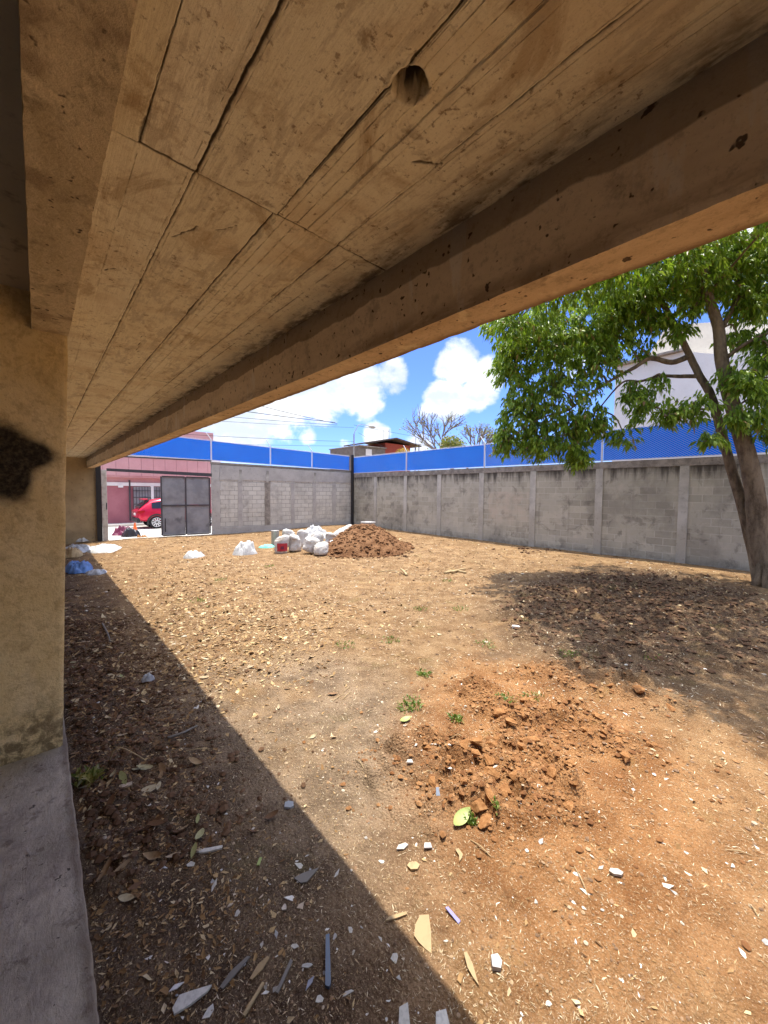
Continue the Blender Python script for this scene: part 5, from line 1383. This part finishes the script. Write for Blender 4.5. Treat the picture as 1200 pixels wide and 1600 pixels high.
for (px, py, s, lab) in ((978, 1176, .055, 'largest dark-fronted clod alone at right edge of dug patch'), (862, 1208, .060, 'broad broken clod at the front edge of the dug patch'), (790, 1236, .05, 'long low clod at the bottom tip of the dug patch'), (1000, 1082, .07, 'heavy clod on top rim of dug patch beside the tree shadow'), (676, 1224, .045, 'knobbly clod near the white chip at dug patch left'), (1015, 1158, .038, 'lone round clod lying right of the dug patch')):
    q = at_z(px, py, .06); put(protos[R.randrange(7)], 'soil_clod', q.x, q.y, s, lab, 'soil clod', None, .2, .85)
cnt = 0
while cnt < 60:
    x = 7.4 + R.gauss(0, 1.7); y = 2.4 + R.gauss(0, 1.1)
    if 5.2 < x < 11.5: put(R.choice(dprotos), 'soil_clod', x, y, .03 + .07*R.random()**2.5, 'dark clod of dug soil under the leafy tree', 'soil clod', 'dark clods under the tree'); cnt += 1
for i in range(34):
    t = R.uniform(0, 6.28); rr0 = R.uniform(1.5, 2.1); x = mc.x + math.cos(t)*rr0; y = mc.y + math.sin(t)*rr0
    put(R.choice(dprotos), 'soil_clod', x, y, .03 + .05*R.random()**2, 'brown clod rolled out round the foot of the dirt mound', 'soil clod', 'clods round the mound')
for i in range(26):
    q = at_z(R.gauss(822, 26), R.gauss(861, 4), .1); put(R.choice(dprotos), 'soil_clod', q.x, q.y, .04 + .06*R.random()**2, 'dark clod in the small scatter before the grey wall', 'soil clod', 'clods before the wall')

# shards
def shard_mesh(seed, k=6, el=1.0, th=.12):
    rr = random.Random(seed); pts = []
    for i in range(k):
        t = 2*math.pi*(i + rr.uniform(-.35, .35))/k; r = rr.uniform(.6, 1.1); pts.append((math.cos(t)*r*el, math.sin(t)*r, 0))
    mb = MB(); mb.prism(pts, (0, 0, th)); me = bpy.data.meshes.new('shard'); me.from_pydata(mb.v, [], mb.f); me.update(); return me
shards = [shard_mesh(i, R.choice((4, 5, 6)), R.uniform(1, 2.4), .16) for i in range(10)]
for me in shards: me.materials.append(M['shard'])
def put_shard(me, x, y, s, label, group=None, tilt=.35, zlift=.0, name='ceramic_shard', cat='shard', rz=None):
    o = bpy.data.objects.new(name, me); COL.objects.link(o); o.location = (x, y, h1(x, y) + s*.08 + zlift)
    o.rotation_euler = (R.uniform(-tilt, tilt), R.uniform(-tilt, tilt), R.uniform(0, 6.28) if rz is None else rz); o.scale = (s, s, s)
    return tag(o, label, cat, group)
cs = 0
while cs < 190:
    x = R.uniform(.16, 1.12); y = R.uniform(.75, 4.2)
    if R.random() < .9/(1 + (y - .7)*.55) and (y < 2.2 or R.random() < .3):
        put_shard(R.choice(shards), x, y, .005 + .015*R.random()**3, 'pale ceramic shard on dark soil in the roof shadow', 'shards in the roof shadow'); cs += 1
cs = 0
while cs < 160:
    x = R.uniform(1.25, 4.0); y = R.uniform(-.15, 2.4)
    if R.random() < 1.2/(1 + 1.3*((x - 1.5)**2 + (y - .8)**2)):
        put_shard(R.choice(shards), x, y, .004 + .014*R.random()**3, 'pale ceramic shard on sunlit brown soil near the viewer', 'shards on the sunlit soil'); cs += 1
def at_g(px, py): return at_z(px, py, .02)
def special(px, py, outline, th, mat, name, label, cat, tilt=(0, 0), rz=0, lift=.006, bend=0):
    q = at_g(px, py); n = len(outline); mb = MB()
    mb.prism([(a, c, bend*(a*a)) for a, c in outline], (0, 0, th)); me = bpy.data.meshes.new(name); me.from_pydata(mb.v, [], mb.f); me.update(); me.materials.append(M[mat])
    o = bpy.data.objects.new(name, me); COL.objects.link(o); o.location = (q.x, q.y, h1(q.x, q.y) + lift); o.rotation_euler = (tilt[0], tilt[1], rz)
    return tag(o, label, cat)
# orientation: image right is roughly (.746,-.666), image up is roughly (.666,.746)
AZ = math.atan2(-.666, .746)
special(661, 1456, [(-.042, -.012), (-.033, .030), (-.008, .066), (.034, .070), (.036, .0), (.030, -.072), (.006, -.058), (-.022, -.036)], .007, 'tan', 'tile_shard', 'large tan tile shard lying across the shadow edge', 'shard', (.12, .05), AZ)
special(735, 1512, [(-.018, .05), (-.004, .052), (.012, .015), (.022, -.055), (.004, -.03), (-.012, .0)], .006, 'tan', 'tile_shard', 'narrow tan tile shard in sun right of the shadow edge', 'shard', (.1, 0), AZ)
special(618, 1432, [(-.05, -.02), (.0, -.005), (.055, .018), (.05, .03), (.0, .012), (-.03, .0)], .006, 'tan', 'tile_shard', 'thin tan sliver at the shadow edge above the large tan shard', 'shard', (0, .1), AZ)
special(478, 1365, [(-.06, -.012), (-.02, .012), (.06, .04), (.04, .01), (.01, -.03), (-.02, -.035)], .006, 'oldwood', 'tile_shard', 'grey brown forked shard on the shaded soil mid foreground', 'shard', (.08, 0), AZ)
special(717, 1337, [(-.016, .03), (.006, .034), (.022, .0), (.012, -.018), (-.004, -.036), (.0, -.005)], .006, 'tan', 'tile_shard', 'curved tan shard on sunlit soil below the fallen green leaf', 'shard', (.1, 0), AZ)
special(646, 1352, [(-.034, .0), (-.02, .018), (.015, .022), (.034, .004), (.02, -.018), (-.015, -.02)], .010, 'wood', 'wood_chip', 'oval orange tan chip on the sunlit soil', 'wood chip', (.05, 0), AZ)
special(512, 1500, [(-.011, .085), (.006, .088), (.015, -.08), (.008, -.092), (-.008, -.085)], .014, 'bluepl', 'plastic_strip', 'long dark blue plastic strip on the shaded soil', 'plastic strip', (.06, 0), AZ + .12, .012)
special(298, 1562, [(-.060, -.022), (-.052, .015), (-.01, .03), (.058, .052), (.05, .034), (.0, -.008), (-.045, -.036)], .012, 'shard', 'ceramic_shard', 'big curved white shard, largest in the bottom left shade', 'shard', (.15, .1), AZ)
special(328, 1330, [(-.065, -.022), (-.06, .002), (-.01, .008), (.06, .024), (.062, .008), (.0, -.012)], .010, 'shard', 'ceramic_shard', 'long flat white shard with a rounded end in mid shade', 'shard', (.06, .0), AZ)
special(195, 1251, [(-.05, -.015), (-.02, .008), (.03, .03), (.045, .008), (.01, -.014)], .008, 'shard', 'ceramic_shard', 'grey white angular shard in the shade beside the floor edge', 'shard', (.05, 0), AZ)
special(691, 1596, [(-.03, -.04), (-.02, .03), (.02, .04), (.03, -.02), (.01, -.05)], .008, 'shard', 'ceramic_shard', 'white rectangular shard at the bottom edge inside the shade', 'shard', (.05, .05), AZ)
special(630, 1588, [(-.02, -.04), (-.014, .03), (.02, .045), (.026, -.03)], .008, 'shard', 'ceramic_shard', 'tall pale shard at the bottom edge left of the rectangular one', 'shard', (.05, .05), AZ)
special(368, 1515, [(-.045, -.05), (-.02, .0), (.03, .05), (.045, .05), (.01, .0), (-.03, -.055)], .006, 'oldwood', 'plastic_sliver', 'bent grey plastic sliver in the shaded foreground', 'plastic sliver', (.05, 0), AZ)
special(406, 1510, [(-.03, -.035), (-.012, .01), (.02, .04), (.03, .034), (.012, -.005), (-.02, -.038)], .005, 'tan', 'tile_shard', 'small tan crescent shard in shade beside the bent grey sliver', 'shard', (.05, 0), AZ)
special(398, 1556, [(-.03, -.05), (.015, .045), (.025, .042), (-.02, -.055)], .008, 'wood', 'wood_splinter', 'pale wood splinter standing out on the shaded soil', 'splinter', (.05, 0), AZ)
special(444, 1522, [(-.022, -.05), (.012, .055), (.024, .05), (-.010, -.054)], .006, 'oldwood', 'wood_splinter', 'grey ribbed splinter between the tan crescent and the blue strip', 'splinter', (.05, 0), AZ)
special(452, 1257, [(-.026, -.02), (-.03, .012), (-.01, .024), (.022, .018), (.030, -.010), (.012, -.024)], .016, 'greybag', 'bottle_top', 'milky square plastic top just inside the shadow edge', 'bottle top', (.1, 0), AZ)
special(707, 1427, [(-.03, .028), (-.016, .034), (.034, -.02), (.022, -.032)], .006, 'violet', 'plastic_chip', 'violet plastic chip on sunlit soil near the large tan shard', 'plastic chip', (.1, .1), AZ)
special(640, 1208, [(-.02, -.012), (-.018, .012), (.014, .018), (.022, -.008)], .016, 'shard', 'ceramic_shard', 'bright white chip at the left end of the dug patch', 'shard', (.2, .1), AZ)
special(684, 1252, [(-.014, -.02), (-.012, .03), (.006, .034), (.012, -.018)], .010, 'bluepl', 'plastic_chip', 'dark blue chip among clods at the lower dug patch', 'plastic chip', (.4, .1), AZ)
special(962, 1361, [(-.035, .0), (-.02, .016), (.02, .014), (.038, -.004), (.018, -.018), (-.02, -.014)], .012, 'shard', 'ceramic_shard', 'white oval shard alone on the red soil at right', 'shard', (.05, .05), AZ)
special(806, 982, [(-.06, -.02), (-.05, .03), (.05, .035), (.06, -.02)], .03, 'shard', 'ceramic_shard', 'white block of tile near the left tip of the tree shadow', 'shard', (.1, .1), AZ)
special(628, 1322, [(-.032, -.018), (-.02, .006), (.02, .022), (.036, .012), (.01, -.014)], .008, 'shard', 'ceramic_shard', 'white leaf shaped shard on sunlit soil beside a grey chip', 'shard', (.1, .05), AZ)
special(668, 1323, [(-.022, -.016), (-.016, .014), (.018, .016), (.024, -.012)], .008, 'bucket', 'tile_chip', 'grey square chip beside the white leaf shaped shard', 'chip', (.08, .05), AZ)
special(405, 1345, [(-.008, -.02), (-.006, .02), (.008, .022), (.008, -.018)], .005, 'greenleaf', 'plastic_scrap', 'tiny yellow scrap standing out in the shade', 'scrap', (.1, .05), AZ)
special(775, 1504, [(-.022, -.02), (-.018, .018), (.012, .024), (.024, .0), (.012, -.024)], .022, 'bucket', 'pebble', 'grey angular pebble on sunlit soil right of the narrow tan shard', 'pebble', (.1, .05), AZ)

# leaves lying on the ground
def leaf_mesh(L, W, curl, seed):
    rr = random.Random(seed); n = 9; vs = []
    for i in range(n):
        t = i/(n-1); w = W*math.sin(math.pi*min(1, t*.96 + .03))**.75*(1 - .25*t); z = curl*L*(t - .5)**2*1.4 + rr.uniform(-.004, .004)
        vs += [(L*(t - .5), -w, z + curl*w*.9), (L*(t - .5), 0, z), (L*(t - .5), w, z + curl*w*(.5 + rr.random()))]
    fs = []
    for i in range(n-1): a = 3*i; fs += [(a, a+3, a+4, a+1), (a+1, a+4, a+5, a+2)]
    me = bpy.data.meshes.new('fallen_leaf'); me.from_pydata(vs, [], fs); me.update(); me.polygons.foreach_set('use_smooth', [True]*len(me.polygons)); return me
leaves = [leaf_mesh(1, R.uniform(.16, .26), R.uniform(.1, .9), i) for i in range(8)]
for me in leaves: me.materials.append(M['deadleaf'])
def put_leaf(x, y, s, label, group, me=None, lift=.012, tilt=.5):
    o = bpy.data.objects.new('fallen_leaf', me or R.choice(leaves)); COL.objects.link(o); o.location = (x, y, h1(x, y) + lift)
    o.rotation_euler = (R.uniform(-tilt, tilt), R.uniform(-tilt, tilt), R.uniform(0, 6.28)); o.scale = (s, s, s); return tag(o, label, 'leaf', group)
for i in range(130):
    x = .15 + abs(R.gauss(0, .38)); y = R.uniform(2.1, 6.5)
    if x < 1.15: put_leaf(x, y, R.uniform(.05, .115), 'curled dry brown leaf in the shaded heap along the floor edge', 'dry leaves along the floor edge')
for i in range(60):
    y = R.uniform(2.5, 9); x = 1.25 + abs(R.gauss(0, .9)); put_leaf(x, y, R.uniform(.05, .11), 'dry leaf in the sunlit drift beside the shadow edge', 'dry leaves along the shadow edge')
gm = leaf_mesh(1, .27, .25, 77); gm.materials.append(M['greenleaf'])
q = at_g(722, 1283); o = put_leaf(q.x, q.y, .15, 'large pale green leaf fallen at the front of the dug patch', None, gm, .03, .15); o.rotation_euler = (.25, -.2, AZ + .7)
q = at_g(634, 1124); o = put_leaf(q.x, q.y, .11, 'pale green leaf fallen beside a weed left of the dug patch', None, gm, .02, .15); o.rotation_euler = (.15, -.1, AZ + .5)

# weeds and grass tufts
def tuft(px, py, r, n, label, group=None, bladeh=.07, mat='grass'):
    q = at_g(px, py); z0 = h1(q.x, q.y); k = n
    a = RN.random(k)*6.283; rr = RN.random(k)**.6*r; P = np.stack([q.x + np.cos(a)*rr, q.y + np.sin(a)*rr, np.zeros(k)], -1); P[:, 2] = H(P[:, 0], P[:, 1])
    Dr = RN.normal(size=(k, 3))*.5; Dr[:, 2] = .8
    V, F = leaf_cloud(P, Dr, bladeh, bladeh*.11, .35, RN)
    o = np_mesh('grass_tuft', V - np.array((q.x, q.y, z0)), F, M[mat]); o.location = (q.x, q.y, z0); tag(o, label, 'grass', group)
tuft(640, 1100, .13, 90, 'sparse green grass patch left of the dug patch by a leaf')
tuft(663, 1052, .07, 60, 'small green tuft on trodden soil above the grass patch')
tuft(713, 1124, .05, 50, 'dense bright tuft at the upper left of the dug patch')
tuft(738, 1286, .035, 40, 'little green weed beside the large fallen leaf', None, .06)
tuft(776, 1280, .02, 18, 'tiny upright weed right of the large fallen leaf', None, .06)
tuft(790, 1097, .10, 40, 'thin pale grass in the middle of the dug patch')
tuft(138, 1250, .07, 60, 'dry looking grass growing against the floor edge', None, .12, 'yleaf')
for px, py in ((310, 938), (345, 905), (420, 884), (655, 950), (610, 1000), (720, 950), (700, 905), (890, 1022), (540, 1010), (760, 1005), (1020, 1030), (830, 1090)):
    tuft(px, py, .14, 45, 'thin grass patch sprouting from the bare yard soil', 'thin grass patches in the yard', .06)
# sticks
def stick(pts, r, label, mat='wood', name='stick'):
    P = [at_z(px, py, .03 + dz) for px, py, dz in pts]
    P = [Vector((p.x, p.y, h1(p.x, p.y) + .02 + dz)) for p, (_, _, dz) in zip(P, pts)]
    mb = MB(); branch(mb, P, r, r*.6, 6, .15); return mb, P
mb, P = stick([(590, 893, 0), (612, 890, .02), (628, 893, .03)], .015, '')
m2, P2 = stick([(636, 897, 0), (631, 891, .05), (626, 887, .09)], .035, ''); mb.add(m2.v, m2.f); m3, P3 = stick([(631, 891, .05), (637, 888, .07)], .025, ''); mb.add(m3.v, m3.f)
tag(mb.build('stick', M['wood'], origin=tuple(P[0]), smooth=True), 'pale forked stick lying on bare soil in mid yard', 'stick')
mb, P = stick([(695, 894, 0), (712, 892, .0), (728, 894, .01)], .045, ''); m2, _ = stick([(706, 893, .02), (718, 890, .03), (727, 889, .02)], .03, ''); mb.add(m2.v, m2.f)
tag(mb.build('stick', M['wood'], origin=tuple(P[0]), smooth=True), 'short pale log end lying on soil right of the forked stick', 'stick')
mb, P = stick([(170, 1215, 0), (182, 1195, .10), (205, 1189, .13), (228, 1196, .06)], .006, '')
tag(mb.build('twig', M['wood'], origin=tuple(P[0]), smooth=True), 'thin arching dry stem by the floor edge', 'twig')
mb, P = stick([(262, 1152, .0), (285, 1143, .02), (308, 1132, .01)], .012, '')
tag(mb.build('stick', M['oldwood'], origin=tuple(P[0]), smooth=True), 'grey stick lying in the shade below the crushed cup', 'stick')
mb, P = stick([(160, 975, .0), (168, 990, .03), (172, 1003, .01)], .014, '')
tag(mb.build('stick', M['oldwood'], origin=tuple(P[0]), smooth=True), 'short grey stick in the shade between cup and blue bag', 'stick')
for i in range(24):
    x = R.uniform(.2, 3.6); y = R.uniform(.1, 3.2); a = R.uniform(0, 6.28); L = R.uniform(.03, .09)
    mb = MB(); z = h1(x, y) + .006; dx, dy = math.cos(a)*L, math.sin(a)*L
    mb.tube([(x - dx, y - dy, h1(x - dx, y - dy) + .004), (x, y, z + .01), (x + dx, y + dy, h1(x + dx, y + dy) + .004)], [.002, .003, .0015], 5)
    tag(mb.build('twig', M['wood'], origin=(x, y, z)), 'short dry twig lying on the soil near the viewer', 'twig', 'dry twigs near the viewer')

# ================================================================ LIGHT
SUN = Vector((.14, .10, 1)).normalized()
sd = bpy.data.lights.new('sun', 'SUN'); sd.energy = 2.2; sd.angle = rad(.53); sd.color = (1, .94, .82)
so = bpy.data.objects.new('sun', sd); COL.objects.link(so); so.rotation_euler = SUN.to_track_quat('Z', 'Y').to_euler(); so.location = (5, 5, 30)
w = bpy.data.worlds.new('World'); SC.world = w; w.use_nodes = True
nt = w.node_tree; N = nt.nodes; bg = N['Background']
sky = N.new('ShaderNodeTexSky'); sky.sky_type = 'NISHITA'; sky.sun_disc = False
sky.sun_elevation = math.asin(SUN.z); sky.sun_rotation = math.atan2(SUN.x, SUN.y); sky.air_density = 1.0; sky.dust_density = .6; sky.ozone_density = 1.6; sky.altitude = 1500
class WT(NT):
    def __init__(s): s.t = nt; s.n = N; s._pos = None
n = WT(); tc = N.new('ShaderNodeTexCoord'); dirv = tc.outputs['Generated']
dz = n.sep(dirv)
nz = n.noise(n.scale(dirv, (1, 1, 1.5)), 7.5, 7, .60, .3); nz2 = n.noise(dirv, 26, 5, .6)
shape = None
for px, py, rdeg, wgt in ((560, 605, 4.2, .95), (500, 615, 4.6, .95), (440, 640, 4.6, .9), (385, 655, 5.0, .85), (350, 680, 4.5, .8), (610, 588, 2.6, .8), (480, 683, 1.5, .75), (715, 568, 3.2, .85), (760, 585, 2.6, .8), (700, 628, 3.4, .9), (672, 645, 1.9, .7), (745, 615, 2.6, .8), (590, 680, 2.0, .8), (655, 692, 2.0, .75), (900, 560, 3.2, .6), (1190, 370, 4, .8), (540, 697, 1.2, .5)):
    d = ray(px, py).normalized(); dp = N.new('ShaderNodeVectorMath'); dp.operation = 'DOT_PRODUCT'; nt.links.new(dirv, dp.inputs[0]); dp.inputs[1].default_value = d
    v = n.math('MULTIPLY', n.step(dp.outputs['Value'], math.cos(rad(rdeg*1.35)), 1.0), wgt)
    shape = v if shape is None else n.math('MAXIMUM', shape, v)
gen = n.math('MULTIPLY', n.step(n.noise(n.scale(dirv, (1, 1, 2.2)), 2.6, 3, .5), .40, .56), .8)      # unseen clouds out of frame, added to brighten the shade
front = N.new('ShaderNodeVectorMath'); front.operation = 'DOT_PRODUCT'; nt.links.new(dirv, front.inputs[0]); front.inputs[1].default_value = ray(600, 700).normalized()
gen = n.math('MULTIPLY', gen, n.step(front.outputs['Value'], .85, .6))
shape = n.math('MAXIMUM', shape, gen)
edge = n.math('ADD', shape, n.math('ADD', n.math('MULTIPLY', n.math('SUBTRACT', nz, .5), 1.9), n.math('MULTIPLY', n.math('SUBTRACT', nz2, .5), .7)))
mask = n.step(edge, .26, .80)
mask = n.math('MULTIPLY', mask, n.step(dz[2], .02, .10))
shade = n.step(n.math('ADD', n.noise(n.scale(dirv, (1, 1, 2.0), (0, 0, .06)), 8, 6, .6), n.math('MULTIPLY', n.math('SUBTRACT', .8, edge), .25)), .40, .66)
CLOUD = 2.8
sdot = N.new('ShaderNodeVectorMath'); sdot.operation = 'DOT_PRODUCT'; nt.links.new(dirv, sdot.inputs[0]); sdot.inputs[1].default_value = SUN
ccol = n.mix(shade, (.60*CLOUD, .66*CLOUD, .76*CLOUD), (CLOUD, CLOUD, CLOUD))
ccol = n.mix(1.0, ccol, n.ramp(n.step(sdot.outputs['Value'], .45, 1.0), [(0, 1.0), (1, 5.2)]), 'MULTIPLY')   # unseen clouds near the sun, boosted as fill light
skyc = n.mix(1.0, sky.outputs[0], (.255, .325, .55), 'MULTIPLY')
col = n.mix(mask, skyc, ccol)
nt.links.new(col, bg.inputs['Color']); bg.inputs['Strength'].default_value = .145

SC.view_settings.view_transform = 'Standard'; SC.view_settings.look = 'None'; SC.view_settings.exposure = 1.88; SC.view_settings.gamma = 1
SC.cycles.max_bounces = 12; SC.cycles.diffuse_bounces = 6; SC.cycles.use_denoising = True
SC.cycles.sample_clamp_indirect = 8
